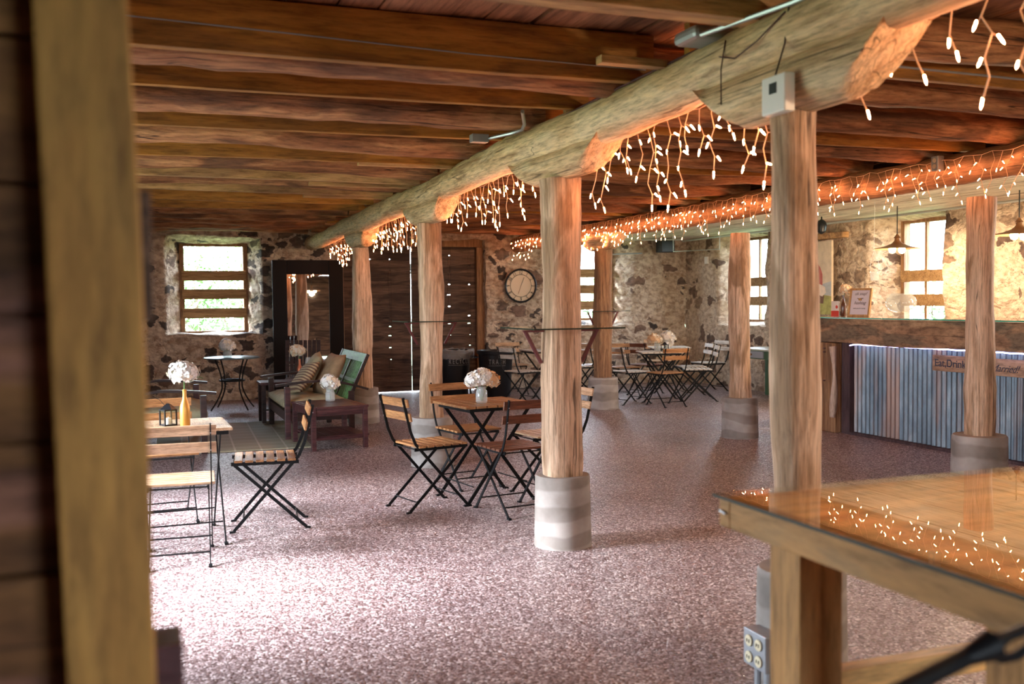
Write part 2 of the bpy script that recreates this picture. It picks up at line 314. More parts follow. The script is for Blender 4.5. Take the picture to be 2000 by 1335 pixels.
# ------------------------------------------------------------------ geometry helpers
class MB:
    def __init__(s):
        s.v = []; s.f = []; s.sm = []; s.mi = []; s.cur = 0

    def add(s, vs, fs, smooth=False):
        o = len(s.v); s.v += [tuple(v) for v in vs]
        for f in fs:
            s.f.append([i + o for i in f]); s.sm.append(smooth); s.mi.append(s.cur)
        return s

    def box(s, c, d, rot=None):
        x, y, z = d[0] / 2, d[1] / 2, d[2] / 2
        vs = [Vector(p) for p in ((-x, -y, -z), (x, -y, -z), (x, y, -z), (-x, y, -z), (-x, -y, z), (x, -y, z), (x, y, z), (-x, y, z))]
        if rot is not None:
            vs = [rot @ v for v in vs]
        return s.add([v + Vector(c) for v in vs], [(0, 3, 2, 1), (4, 5, 6, 7), (0, 1, 5, 4), (1, 2, 6, 5), (2, 3, 7, 6), (3, 0, 4, 7)])

    def b2(s, x0, x1, y0, y1, z0, z1):
        return s.box(((x0 + x1) / 2, (y0 + y1) / 2, (z0 + z1) / 2), (x1 - x0, y1 - y0, z1 - z0))

    def bar(s, a, b, w, t, hint=(1, 0, 0)):
        """rectangular bar a->b; w along hint, t across"""
        a = Vector(a); b = Vector(b); d = (b - a); L = d.length; d.normalize(); h = Vector(hint); h = (h - d * h.dot(d)).normalized(); k = d.cross(h)
        R = Matrix((h, k, d)).transposed()
        return s.box((a + b) / 2, (w, t, L), R)

    def path_bar(s, pts, w, t, hint=(1, 0, 0)):
        for a, b in zip(pts[:-1], pts[1:]):
            s.bar(a, b, w, t, hint)
        return s

    def tube(s, pts, r, seg=8, cap=True, jit=0.0, seed=0.0, smooth=True, sq=0.0):
        pts = [Vector(p) for p in pts]; n = len(pts); rs = r if isinstance(r, (list, tuple)) else [r] * n
        vs = []; ref = None
        for i, p in enumerate(pts):
            d = (pts[min(i + 1, n - 1)] - pts[max(i - 1, 0)]).normalized()
            if ref is None:
                ref = Vector((0, 0, 1)) if abs(d.z) < .9 else Vector((1, 0, 0))
            u = (ref - d * ref.dot(d)).normalized(); w = d.cross(u); ref = u
            for k in range(seg):
                a = 2 * PI * k / seg; ca, sa = math.cos(a), math.sin(a)
                if sq:
                    q = max(abs(ca), abs(sa)); ca, sa = ca * (1 - sq) + ca / q * sq, sa * (1 - sq) + sa / q * sq
                rr = rs[i]; q = p + (u * ca + w * sa) * rr
                if jit:
                    q = p + (u * ca + w * sa) * rr * (1 + jit * (noise.noise(Vector((q.x * 3 + seed, q.y * 3, q.z * 3))) + .6 * noise.noise(Vector((q.x * 9, q.y * 9 + seed, q.z * 9)))))
                vs.append(q)
        fs = [(i * seg + k, i * seg + (k + 1) % seg, (i + 1) * seg + (k + 1) % seg, (i + 1) * seg + k) for i in range(n - 1) for k in range(seg)]
        s.add(vs, fs, smooth)
        if cap:
            s.add([vs[k] for k in range(seg)], [tuple(range(seg))[::-1]]); s.add([vs[(n - 1) * seg + k] for k in range(seg)], [tuple(range(seg))])
        return s

    def lathe(s, prof, c=(0, 0, 0), seg=20, smooth=True, capb=True, capt=False):
        vs = []; c = Vector(c)
        for r, z in prof:
            for k in range(seg):
                a = 2 * PI * k / seg; vs.append(c + Vector((r * math.cos(a), r * math.sin(a), z)))
        n = len(prof)
        s.add(vs, [(i * seg + k, i * seg + (k + 1) % seg, (i + 1) * seg + (k + 1) % seg, (i + 1) * seg + k) for i in range(n - 1) for k in range(seg)], smooth)
        if capb:
            s.add(vs[:seg], [tuple(range(seg))[::-1]])
        if capt:
            s.add(vs[-seg:], [tuple(range(seg))])
        return s

    def build(s, name, m, parent=None, bevel=0.0, merge=False, angle=40):
        me = bpy.data.meshes.new(name); me.from_pydata(s.v, [], s.f)
        for i, p in enumerate(me.polygons):
            p.use_smooth = s.sm[i]; p.material_index = s.mi[i]
        for mm in (m if isinstance(m, (list, tuple)) else [m]):
            me.materials.append(mm)
        if merge:
            bm = bmesh.new(); bm.from_mesh(me); bmesh.ops.remove_doubles(bm, verts=bm.verts, dist=.0015); bm.to_mesh(me); bm.free()
        me.update()
        if any(s.sm):
            me.set_sharp_from_angle(angle=math.radians(angle))
        o = bpy.data.objects.new(name, me); COL.objects.link(o)
        if parent is not None:
            o.parent = parent
        if bevel:
            md = o.modifiers.new('bevel', 'BEVEL'); md.width = bevel; md.segments = 2; md.limit_method = 'ANGLE'; md.angle_limit = math.radians(50)
        return o


def thing(name, label, cat, loc=(0, 0, 0), rz=0.0, group=None):
    o = bpy.data.objects.new(name, None); COL.objects.link(o); o.empty_display_size = .1
    o.location = loc; o.rotation_euler = (0, 0, rz); o['label'] = label; o['category'] = cat
    if group:
        o['group'] = group
    return o


def tag(o, label, cat, group=None, kind=None):
    o['label'] = label; o['category'] = cat
    if group:
        o['group'] = group
    if kind:
        o['kind'] = kind
    return o


def struct(o):
    o['kind'] = 'structure'; return o


KIDS = {}


def dup(root, loc, rz, label=None, group=None, mats=None):
    def cp(o, par):
        c = o.copy(); COL.objects.link(c)
        if par is not None:
            c.parent = par
        for ch in list(o.children):
            cp(ch, c)
        return c
    r = cp(root, None); r.location = loc; r.rotation_euler = (0, 0, rz)
    if label:
        r['label'] = label
    if group:
        r['group'] = group
    if mats:
        def rec(o):
            if o.type == 'MESH':
                for i, sl in enumerate(o.material_slots):
                    if sl.material and sl.material.name in mats:
                        nm = mats[sl.material.name]; sl.link = 'OBJECT'; sl.material = nm
            for ch in o.children:
                rec(ch)
        rec(r)
    return r


def text_mesh(name, body, size, m, parent, mw, depth=.002, shear=0.0, align='LEFT', bold=0.0, xs=1.0):
    c = bpy.data.curves.new(name, 'FONT'); c.body = body; c.size = size; c.extrude = depth; c.shear = shear; c.align_x = align; c.offset = bold
    o = bpy.data.objects.new(name, c); COL.objects.link(o)
    dg = bpy.context.evaluated_depsgraph_get(); me = bpy.data.meshes.new_from_object(o.evaluated_get(dg)); me.name = name
    bpy.data.objects.remove(o); bpy.data.curves.remove(c)
    me.materials.clear(); me.materials.append(m)
    me.transform(Matrix.Diagonal((xs, 1, 1, 1)))
    o = bpy.data.objects.new(name, me); COL.objects.link(o); o.parent = parent; o.matrix_local = mw
    return o


def frame_mat(origin, xdir, ydir):
    x = Vector(xdir).normalized(); y = Vector(ydir).normalized(); z = x.cross(y)
    mm = Matrix((x, y, z)).transposed().to_4x4(); mm.translation = origin
    return mm


# ------------------------------------------------------------------ room shell
def stone_wall(name, fn, s0, s1, z1, holes, m, thick=.42, step=.085):
    """holes: (inner s0,s1,z0,z1, outer s0,s1,z0,z1)"""
    def br(a, b, extra):
        n = int((b - a) / step); xs = sorted(set([round(a + (b - a) * i / n, 4) for i in range(n + 1)] + [round(e, 4) for e in extra if a < e < b]))
        out = [xs[0]]
        for x in xs[1:]:
            if x - out[-1] < .02:
                if x in [round(e, 4) for e in extra]:
                    out[-1] = x
                continue
            out.append(x)
        return out
    ss = br(s0, s1, [h[i] for h in holes for i in (0, 1)]); zs = br(0, z1, [h[i] for h in holes for i in (2, 3)])
    mb = MB()

    def P(s, z, d):
        p = Vector(fn(s, z, d)); q = p * 2.6; w = p * 8.5
        k = 1 - .7 * (d / thick)
        o = p + (noise.noise_vector(q) * .045 + noise.noise_vector(w) * .022) * k
        if z < .005:
            o.z = -.04
        if z > z1 - .005:
            o.z = z1 + .03
        return o
    for i in range(len(ss) - 1):
        for j in range(len(zs) - 1):
            cs, cz = (ss[i] + ss[i + 1]) / 2, (zs[j] + zs[j + 1]) / 2
            if any(h[0] < cs < h[1] and h[2] < cz < h[3] for h in holes):
                continue
            mb.add([P(ss[i], zs[j], 0), P(ss[i + 1], zs[j], 0), P(ss[i + 1], zs[j + 1], 0), P(ss[i], zs[j + 1], 0)], [(0, 1, 2, 3)], True)
    nd = 6
    for h in holes:
        hs = [s for s in ss if h[0] - 1e-4 <= s <= h[1] + 1e-4]; hz = [z for z in zs if h[2] - 1e-4 <= z <= h[3] + 1e-4]
        ring = [(s, h[3]) for s in hs] + [(h[1], z) for z in hz[::-1]][1:]
        ring2 = ([(s, h[2]) for s in hs[::-1]] if h[2] > .01 else [])
        ring3 = [(h[0], z) for z in hz]

        def outer(s, z):
            u = (s - h[0]) / (h[1] - h[0]); v = (z - h[2]) / (h[3] - h[2])
            return h[4] + u * (h[5] - h[4]), h[6] + v * (h[7] - h[6])
        for rg in (ring, ring2, ring3):
            for a, b in zip(rg[:-1], rg[1:]):
                for k in range(nd):
                    t0, t1 = k / nd, (k + 1) / nd; q = []
                    for (p, t) in ((a, t0), (a, t1), (b, t1), (b, t0)):
                        o = outer(*p); q.append(P(p[0] + (o[0] - p[0]) * t, p[1] + (o[1] - p[1]) * t, thick * t))
                    mb.add(q, [(0, 1, 2, 3)], True)
    # outer skin
    so = sorted(set([s0, s1] + [h[i] for h in holes for i in (4, 5)])); zo = sorted(set([0, z1] + [max(h[6], 0) for h in holes] + [h[7] for h in holes]))
    for i in range(len(so) - 1):
        for j in range(len(zo) - 1):
            cs, cz = (so[i] + so[i + 1]) / 2, (zo[j] + zo[j + 1]) / 2
            if any(h[4] < cs < h[5] and h[6] < cz < h[7] for h in holes):
                continue
            mb.add([fn(so[i], zo[j], thick), fn(so[i], zo[j + 1], thick), fn(so[i + 1], zo[j + 1], thick), fn(so[i + 1], zo[j], thick)], [(0, 1, 2, 3)])
    return struct(mb.build(name, m, merge=True, angle=75))


fl = MB(); fl.b2(XL - .3, XR + .3, YN - .3, YF + .35, -.1, 0)
struct(fl.build('floor', M['floor']))
DOOR_X = (2.95, 5.22)
stone_wall('wall_far', lambda s, z, d: (s, YF + d, z), XL, XR, ZC,
           [(.30, 1.72, .98, 2.46, .58, 1.48, 1.03, 2.34), (2.88, 5.30, 0, 2.46, 2.88, 5.28, 0, 2.46), (6.55, 8.05, 1.0, 2.52, 6.8, 7.72, 1.13, 2.42)], M['stone_far'])
stone_wall('wall_right', lambda s, z, d: (XR + d, s, z), YN, YF, ZC,
           [(a - .22, b + .28, z0 - .08, z1 + .1, a, b, z0, z1) for (a, b, z0, z1) in RIGHT_WIN], M['stone_right'])
stone_wall('wall_left', lambda s, z, d: (XL - d, s, z), YN, YF, ZC,
           [(a - .2, b + .2, max(0, z0 - .06) if z0 else 0, z1 + .08, a, b, z0, z1) for (a, b, z0, z1) in LEFT_OPEN], M['stone_left'], step=.14)

# plank walls: far barn doors and near wall
def plank_leaf(name, x0, x1, z0, z1, y, t, m, parent, rows, holes=(), seed=0, end_gap=.004):
    r = random.Random(seed); mb = MB(); z = z0; hts = [r.uniform(.8, 1.25) for _ in range(rows)]; k = (z1 - z0) / sum(hts)
    for i, h in enumerate(hts):
        zt = z + h * k; g = .003
        xs = [x0] + [q for hx in holes for q in (hx - .018 + r.uniform(-.02, .02), hx + .018)] + [x1]
        for j in range(0, len(xs) - 1):
            hole = (j % 2 == 1) and r.random() < .72
            a, b = xs[j], xs[j + 1]
            dy = r.uniform(-.004, .004) if j == 0 else 0
            mb.b2(a, b, y + dy, y + t, z - .001 + (.012 if hole else 0), zt - (0.0005 if not hole else .0))
        z = zt
    return mb.build(name, m, parent, bevel=.005)


dr = thing('barn_door', 'left dark plank barn door in the far wall, beside the tall mirror', 'door', (0, 0, 0))
dr['kind'] = 'structure'
plank_leaf('planks', 2.97, 4.065, .009, 2.34, YF + .16, .04, M['barnwood'], dr, 13, holes=(3.40, 3.72), seed=3)
mb = MB(); mb.b2(2.97, 4.065, YF + .20, YF + .235, .25, .42); mb.b2(2.97, 4.065, YF + .20, YF + .235, 1.9, 2.07); mb.build('ledge', M['barnwood'], dr)
dr = thing('barn_door', 'right dark plank barn door in the far wall, beside the wheeled bins', 'door', (0, 0, 0))
dr['kind'] = 'structure'
plank_leaf('planks', 4.077, 5.17, .012, 2.34, YF + .16, .04, M['barnwood'], dr, 14, holes=(4.72, 5.06), seed=5)
mb = MB(); mb.b2(4.083, 5.17, YF + .20, YF + .235, .25, .42); mb.b2(4.083, 5.17, YF + .20, YF + .235, 1.9, 2.07); mb.build('ledge', M['barnwood'], dr)
mb = MB(); mb.b2(2.80, 5.40, YF + .13, YF + .30, 2.34, 2.60); struct(mb.build('trim_1', M['framewood'], bevel=.01))
mb = MB(); mb.b2(5.17, 5.31, YF + .10, YF + .30, 0, 2.34); struct(mb.build('trim_2', M['framewood'], bevel=.01))
mb = MB(); mb.b2(2.84, 2.97, YF + .10, YF + .30, 0, 2.34); struct(mb.build('trim_3', M['framewood'], bevel=.01))

# near wall behind the camera (seen in the mirror): dark planks with a lit slit at the bottom
nw_ = MB()
for i in range(14):
    z0 = .06 + i * .19
    nw_.b2(XL - .1, .5, YN - .05 - .004 * (i % 3), YN, z0, z0 + .191)
    nw_.b2(2.5, 2.905, YN - .05 - .004 * (i % 3), YN, z0, z0 + .191)
    nw_.b2(2.92, 4.7, YN - .05 - .004 * (i % 2), YN, z0, z0 + .191)
    nw_.b2(4.712, 6.6, YN - .05 - .004 * (i % 3), YN, z0, z0 + .191)
    nw_.b2(6.6, XR + .1, YN - .05 - .004 * (i % 3), YN, z0, z0 + .191)
nw_.b2(.5, 2.5, YN - .05, YN, 0, 1.05); nw_.b2(.5, 2.5, YN - .05, YN, 2.25, ZC); nw_.b2(.5, 1.0, YN - .05, YN, 1.05, 2.25); nw_.b2(2.0, 2.5, YN - .05, YN, 1.05, 2.25)
nw_.b2(XL - .1, 2.9, YN - .12, YN - .05, 0, .3); nw_.b2(6.6, XR + .1, YN - .12, YN - .05, 0, .3)
struct(nw_.build('wall_near', M['barnwood']))

# ceiling deck: planks along Y with seams
ce = MB(); rr = random.Random(4); x = XL - .2
while x < XR + .2:
    w = rr.uniform(.16, .28)
    ce.b2(x, x + w - rr.choice((.004, .008, .02)), YN - .1, YF + .3, ZC + rr.uniform(0, .012), ZC + .04); x += w
ce.b2(XL - .45, XR + .45, YN - .2, YF + .45, ZC + .05, ZC + .12)
struct(ce.build('ceiling', M['deck']))
wc = MB(); y = 1.0
for i in range(10):
    a = 6.05 + i * .305
    wc.b2(a, a + .30, -1.5, YF - .02, 2.50 + .004 * (i % 2), 2.53)
tag(wc.build('ceiling_boards', M['white_ceiling'], bevel=.003), 'whitewashed boards lining the ceiling strip above the bar', 'ceiling boards')['kind'] = 'structure'

# ------------------------------------------------------------------ windows
def window(idx, fn, a, b, z0, z1, slats, mull=False):
    """fn(s, z, d)->world ; frame around opening, boards nailed across"""
    root = thing('window_%d' % idx, 'window', 'window', (0, 0, 0)); del root['label']; del root['category']; root['kind'] = 'structure'

    def bx(mb, s0, s1, d0, d1, q0, q1):
        c = [fn(s, z, d) for s in (s0, s1) for z in (q0, q1) for d in (d0, d1)]
        mb.b2(min(p[0] for p in c), max(p[0] for p in c), min(p[1] for p in c), max(p[1] for p in c), q0, q1)
    f = MB(); w = .03
    for (s0, s1, q0, q1) in ((a - .05, a + w * .6, z0 - .05, z1 + .06), (b - w * .6, b + .05, z0 - .05, z1 + .06), (a, b, z1 - w * .5, z1 + .07), (a, b, z0 - .06, z0 + w * .4)):
        bx(f, s0, s1, .33, .43, q0, q1)
    f.build('window_frame', M['framewood'], root, bevel=.006)
    for i, q in enumerate(slats):
        s = MB(); bx(s, a - .02, b + .02, .30, .328, q - .075, q + .075); o = s.build('slat', M['slat'], root, bevel=.004)
    if mull:
        s = MB(); bx(s, (a + b) / 2 + .03, (a + b) / 2 + .07, .36, .40, z0, z1); s.build('mullion', M['framewood'], root)
    return root


FARF = lambda s, z, d: (s, YF + d, z)
RIGHTF = lambda s, z, d: (XR + d, s, z)
LEFTF = lambda s, z, d: (XL - d, s, z)
window(1, FARF, .58, 1.48, 1.03, 2.34, (1.88, 1.60, 1.31))
window(2, FARF, 6.8, 7.72, 1.13, 2.42, (1.92, 1.64, 1.36))
k = 3
for i, (a, b, z0, z1) in enumerate(RIGHT_WIN):
    window(k, RIGHTF, a, b, z0, z1, (1.72, 1.41), mull=True); k += 1
for (a, b, z0, z1) in []:
    window(k, LEFTF, a, b, z0, z1, (1.6, 1.3)); k += 1

# ------------------------------------------------------------------ ceiling joists
def joist(x0, x1, y, kind, label, zb=2.50, w=.07, h=None, seed=0, group='ceiling joists'):
    r = random.Random(seed)
    if kind == 'log':
        n = int((x1 - x0) / .16) + 2; R = w
        pts = []; rs = []
        ph = r.uniform(0, 6)
        for i in range(n):
            t = i / (n - 1); x = x0 + (x1 - x0) * t
            pts.append((x, y + .02 * math.sin(x * 1.1 + ph), zb + R + .012 * math.sin(x * 1.9 + ph * 2) + .004 * r.uniform(-1, 1)))
            rs.append(R * (1 + .07 * math.sin(x * 2.3 + ph) + r.uniform(-.03, .03)))
        mb = MB(); mb.tube(pts, rs, 16, jit=.10, seed=ph)
        return tag(mb.build('log_joist', M['rough']), label, 'ceiling joist', group)
    H = h or .20
    n = int((x1 - x0) / .25) + 2; mb = MB(); ring = []
    for i in range(n):
        x = x0 + (x1 - x0) * i / (n - 1); dz = .006 * math.sin(x * 1.3 + seed) + .004 * noise.noise(Vector((x * 3, y, seed)))
        dy = .004 * math.sin(x * .9 + seed)
        ring.append([(x, y - w / 2 + dy, zb + dz), (x, y + w / 2 + dy, zb + dz), (x, y + w / 2 + dy, zb + H), (x, y - w / 2 + dy, zb + H)])
    for a, b in zip(ring[:-1], ring[1:]):
        mb.add(a + b, [(0, 4, 5, 1), (1, 5, 6, 2), (2, 6, 7, 3), (3, 7, 4, 0)])
    mb.add(ring[0], [(0, 1, 2, 3)]); mb.add(ring[-1], [(3, 2, 1, 0)])
    return tag(mb.build('sawn_joist', M['sawn'] if kind == 'sawn' else M['sawnlight'], merge=True, bevel=.004), label, 'ceiling joist', group)


ORD = ['nearest', 'second', 'third', 'fourth', 'fifth', 'sixth', 'seventh', 'eighth', 'ninth', 'tenth', 'eleventh', 'twelfth', 'thirteenth', 'fourteenth', 'fifteenth', 'sixteenth', 'seventeenth', 'eighteenth', 'nineteenth', 'twentieth']
J1 = [(2.0, 'sawn', .07), (3.28, 'pale', .12), (4.36, 'sawn', .06), (5.10, 'sawn', .05), (6.22, 'sawn', .05), (7.48, 'sawn', .05), (8.70, 'pale', .07), (9.72, 'pale', .06), (10.6, 'sawn', .05), (11.4, 'sawn', .05)]
J1L = [(4.56, .11), (5.80, .10), (6.98, .10), (8.22, .095), (9.25, .08), (12.1, .09), (12.9, .09), (13.7, .09), (14.5, .10), (15.2, .10)]
# the second joist carries a wide pale face
for i, (y, k_, w) in enumerate(J1):
    joist(XL - .1, 2.35, y, k_, '%s sawn ceiling joist counted from the foreground, left of the long log beam' % ORD[i], w=w, h=.225, seed=i + 1, group='sawn joists left of the log beam')
for i, (y, R) in enumerate(J1L):
    joist(XL - .1, 2.35, y, 'log', '%s rough log joist counted from the foreground, left of the long log beam' % ORD[i], w=R, seed=i + 31, group='rough log joists left of the log beam', zb=2.50 if i else 2.47)
J2 = [(1.5, .10), (2.55, .1), (3.6, .11), (4.55, .11), (5.4, .1), (6.3, .11), (7.2, .1), (8.1, .11), (9.1, .1), (10.1, .11), (11.1, .1), (12.1, .1), (13.1, .11), (14.1, .1), (15.0, .1)]
for i, (y, R) in enumerate(J2):
    joist(2.37, 6.02, y, 'log', '%s rough log joist counted from the foreground, between the two log beams' % ORD[i], w=R, seed=i + 61, group='rough log joists between the beams', zb=2.515)
for i, y in enumerate((2.1, 4.05, 5.9, 7.65, 9.6, 11.7, 13.6)):
    joist(2.37, 6.02, y, 'sawn', '%s sawn plank joist counted from the foreground, between the two log beams' % ORD[i], w=.05, h=.18, seed=i + 91, group='sawn joists between the beams', zb=2.54)
for i, (y, x0, x1) in enumerate(((4.0, 1.9, 2.35), (7.5, 1.55, 2.45), (8.9, 1.4, 2.4), (9.9, 1.5, 2.4))):
    mb = MB(); mb.b2(x0, x1, y - .03, y + .03, 2.485, 2.52)
    tag(mb.build('wood_shim', M['sawnlight'], bevel=.003), '%s pale wood shim nailed under the joists beside the log beam' % ORD[i], 'wood shim', 'wood shims')

# ------------------------------------------------------------------ log beams
def log_beam(pts, R, label, seed, parent=None, knots=True):
    P = []; rs = []; n = 110; r = random.Random(seed)
    for i in range(n):
        t = i / (n - 1); k = t * (len(pts) - 1); a = int(min(k, len(pts) - 2)); f = k - a
        p = Vector(pts[a]).lerp(Vector(pts[a + 1]), f)
        P.append(p + Vector((.012 * math.sin(p.y * 1.3 + seed), 0, .010 * math.sin(p.y * 1.9 + seed))))
        rs.append(R * (1 + .05 * math.sin(p.y * 1.1 + seed) + .03 * noise.noise(Vector((p.y * 2, seed, 0)))))
    mb = MB(); mb.tube(P, rs, 22, jit=.10, seed=seed)
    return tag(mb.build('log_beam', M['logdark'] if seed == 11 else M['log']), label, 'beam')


ZB = 2.415
beamA = log_beam([(2.18, -2.4, ZB), (2.27, 3, ZB - .01), (2.36, 7, ZB), (2.42, 11, ZB - .02), (2.48, YF + .1, ZB - .04)], .115, 'long peeled log beam running from top right to the far wall, over the nearest posts', 2)
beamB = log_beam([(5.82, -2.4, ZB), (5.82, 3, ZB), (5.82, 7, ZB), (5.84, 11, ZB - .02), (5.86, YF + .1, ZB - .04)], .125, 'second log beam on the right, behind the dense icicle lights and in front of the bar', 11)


def bolster(x, y, L, z0, z1, R, parent, seed):
    """short log under the beam, its ends cut on the slant"""
    mb = MB(); n = 26; zc = (z0 + z1) / 2; rings = []; seg = 18
    for i in range(n):
        t = -1 + 2 * i / (n - 1); yy = y + t * L / 2
        cut = max(0, (abs(t) - .52) / .48); ring = []
        for k in range(seg):
            a = 2 * PI * k / seg; ca, sa = math.cos(a), math.sin(a)
            zz = sa * (z1 - z0) / 2
            zfloor = -(z1 - z0) / 2 + cut ** 1.1 * (z1 - z0) * .92
            zz = max(zz, zfloor)
            q = Vector((x + ca * R * (1 - .12 * cut), yy, zc + zz)); j = .07 * noise.noise(q * 4 + Vector((seed, 0, 0)))
            ring.append(q + Vector((ca * R * j, 0, 0)))
        rings.append(ring)
    vs = [v for rg in rings for v in rg]
    mb.add(vs, [(i * seg + k, (i + 1) * seg + k, (i + 1) * seg + (k + 1) % seg, i * seg + (k + 1) % seg) for i in range(n - 1) for k in range(seg)], True)
    mb.add(rings[0], [tuple(range(seg))]); mb.add(rings[-1], [tuple(range(seg))[::-1]])
    return mb.build('bolster', M['log'], parent, angle=50)


def log_post(x, y, r0, r1, pierr, pierh, label, L=1.05, ztop=2.145, seed=0, m='post', lean=(0, 0), squared=.35, bol=True, bx=0.0, group='log posts on concrete piers'):
    t = thing('log_post', label, 'post', (x, y, 0), 0, group)
    mb = MB(); n = 26; pts = []; rs = []
    for i in range(n):
        u = i / (n - 1); z = pierh - .01 + (ztop - pierh + .02) * u
        pts.append((lean[0] * u + .008 * math.sin(z * 3 + seed), lean[1] * u + .006 * math.sin(z * 2 + seed), z)); rs.append(r0 + (r1 - r0) * u + .006 * math.sin(z * 4.5 + seed * 2))
    mb.tube(pts, rs, 24, jit=.09, seed=seed * 3.1, sq=squared); mb.build('timber', M[m], t, angle=60)
    pm = MB(); prof = [(pierr * 1.04, 0), (pierr * 1.02, .12), (pierr, .3), (pierr * .985, pierh - .012), (pierr * .95, pierh)]
    pm.lathe(prof, seg=32, capt=True)
    pb = pm.build('concrete_pier', M['concrete'], t, angle=40)
    if bol:
        bolster(bx, 0, L, ztop, ZB - .075, .105, t, seed)
    return t


log_post(2.30, 3.10, .084, .081, .165, .44, 'nearest log post, pale and smooth, behind the glass-topped table with thermostat above', L=1.15, ztop=2.12, seed=1.3, lean=(-.055, 0), squared=.2, bx=-.03)
log_post(2.315, 5.41, .112, .108, .165, .42, 'large log post with dark stain on a round concrete pier, standing in mid room', L=1.35, ztop=2.15, seed=2.2, bx=.01)
log_post(2.39, 8.52, .102, .104, .185, .43, 'wavy-edged log post behind the bistro table, left of the mid-room post', L=1.25, ztop=2.13, seed=3.4)
log_post(2.48, 11.9, .125, .105, .185, .42, 'split log post beside the green-backed bench', L=1.25, ztop=2.10, seed=4.1, m='post')
log_post(5.83, 5.72, .098, .088, .195, .42, 'cracked log post standing in front of the corrugated bar', ztop=2.17, seed=5.5, squared=.2, bol=False)
log_post(5.85, 8.93, .112, .108, .185, .42, 'reddish round log post before the window, between bar and dining tables', ztop=2.12, seed=6.6, squared=0, bol=False)
log_post(5.76, 12.05, .125, .12, .20, .42, 'dark rough log post in front of the group of folding chairs', L=1.2, ztop=2.11, seed=7.7, m='postgrey', squared=.1)

# ------------------------------------------------------------------ foreground plank partition and its stud
pp = thing('plank_partition', 'out-of-focus dark plank partition filling the left edge of the view', 'wall panel', (0, 1.22, 0))
M['partplank'] = wood('dark partition planks', (.26, .12, .04), (.15, .065, .025), (.04, .018, .009), 'X', fine=7, along=1.6, crack=.6, patch=(.36, .16, .12), pamt=.5, rough=.75)
mb = MB(); z = 0.0; r = random.Random(12)
while z < 2.5:
    h = r.uniform(.14, .2); mb.b2(XL + .05, -.075, r.uniform(0, .01), .03, z, z + h - .004); z += h
mb.b2(XL + .05, -.08, .03, .05, 0, 2.5)
mb.build('planks', M['partplank'], pp, bevel=.003)
M['stud'] = wood('partition stud', (.50, .27, .07), (.40, .20, .05), (.24, .11, .025), 'Z', fine=10, along=1.5, crack=.2, patch=(.34, .19, .05), pamt=.4)
mb = MB(); n = 14
ring = []
for i in range(n):
    z = 2.5 * i / (n - 1); dx = -.042 * (z - 1.45) * .55
    xl, xr = -.094 + dx * .9, -.002 + dx
    xr += .004 * math.sin(z * 5)
    ring.append([(xl, -.07, z), (xr, -.07, z), (xr, .03, z), (xl, .03, z)])
for a, b in zip(ring[:-1], ring[1:]):
    mb.add(a + b, [(0, 1, 5, 4), (1, 2, 6, 5), (2, 3, 7, 6), (3, 0, 4, 7)])
mb.add(ring[0], [(3, 2, 1, 0)]); mb.add(ring[-1], [(0, 1, 2, 3)])
mb.build('stud', M['stud'], pp, bevel=.004)
mb = MB(); mb.b2(-.02, .012, .035, .06, 1.43, 1.585); mb.build('latch_block', M['barnwood'], pp, bevel=.003)
mb = MB(); mb.b2(-.01, .035, -.03, .05, .0, 1.06); mb.build('door_stop', M['maroon'], pp, bevel=.004)

# ------------------------------------------------------------------ folding bistro chair
def fold_chair(label, seatm):
    t = thing('folding_chair', label, 'chair')
    hw = .175
    st = MB()
    for i in range(6):
        y = -.165 + i * .066; st.b2(-.195, .195, y, y + .050, .447, .462)
    st.build('seat', seatm, t, bevel=.003)
    sf = MB()
    for s in (-1, 1):
        sf.b2(s * .158 - .005, s * .158 + .005, -.185, .235, .424, .447)
    sf.tube([(-.158, .22, .435), (.158, .22, .435)], .005, 6); sf.tube([(-.158, -.17, .435), (.158, -.17, .435)], .005, 6)
    sf.build('seat_frame', M['steel'], t)
    bk = MB()
    R = Matrix.Rotation(math.radians(12), 3, 'X')
    for (y, z) in ((-.268, .762), (-.245, .665)):
        bk.box((0, y + .012, z), (.41, .014, .058), R)
    bk.build('backrest', seatm, t, bevel=.003)
    for s in (-1, 1):
        l = MB(); x = s * hw
        l.path_bar([(x, -.278, .80), (x, -.222, .56), (x, -.185, .475), (x, .225, .012)], .007, .020, (1, 0, 0)); l.cur = 1
        for (y, z) in ((-.268, .762), (-.245, .665)):
            for dz in (-.014, .014):
                l.box((x, y - .008, z + dz), (.006, .008, .006))
        o = l.build('leg', [M['steel'], M['iron']], t)
        f = MB(); f.bar((x, .218, .010), (x, .252, .006), .02, .012); f.build('foot', M['steel'], o)
    for s in (-1, 1):
        l = MB(); x = s * (hw - .014)
        l.path_bar([(x, .215, .43), (x, -.225, .012)], .007, .020, (1, 0, 0))
        o = l.build('leg', M['steel'], t)
        f = MB(); f.bar((x, -.218, .010), (x, -.252, .006), .02, .012); f.build('foot', M['steel'], o)
    sr = MB(); sr.tube([(-hw, .165, .085), (hw, .165, .085)], .005, 6); sr.build('stretcher', M['steel'], t)
    sr = MB(); sr.tube([(-hw + .014, -.17, .07), (hw - .014, -.17, .07)], .005, 6); sr.build('stretcher', M['steel'], t)
    return t


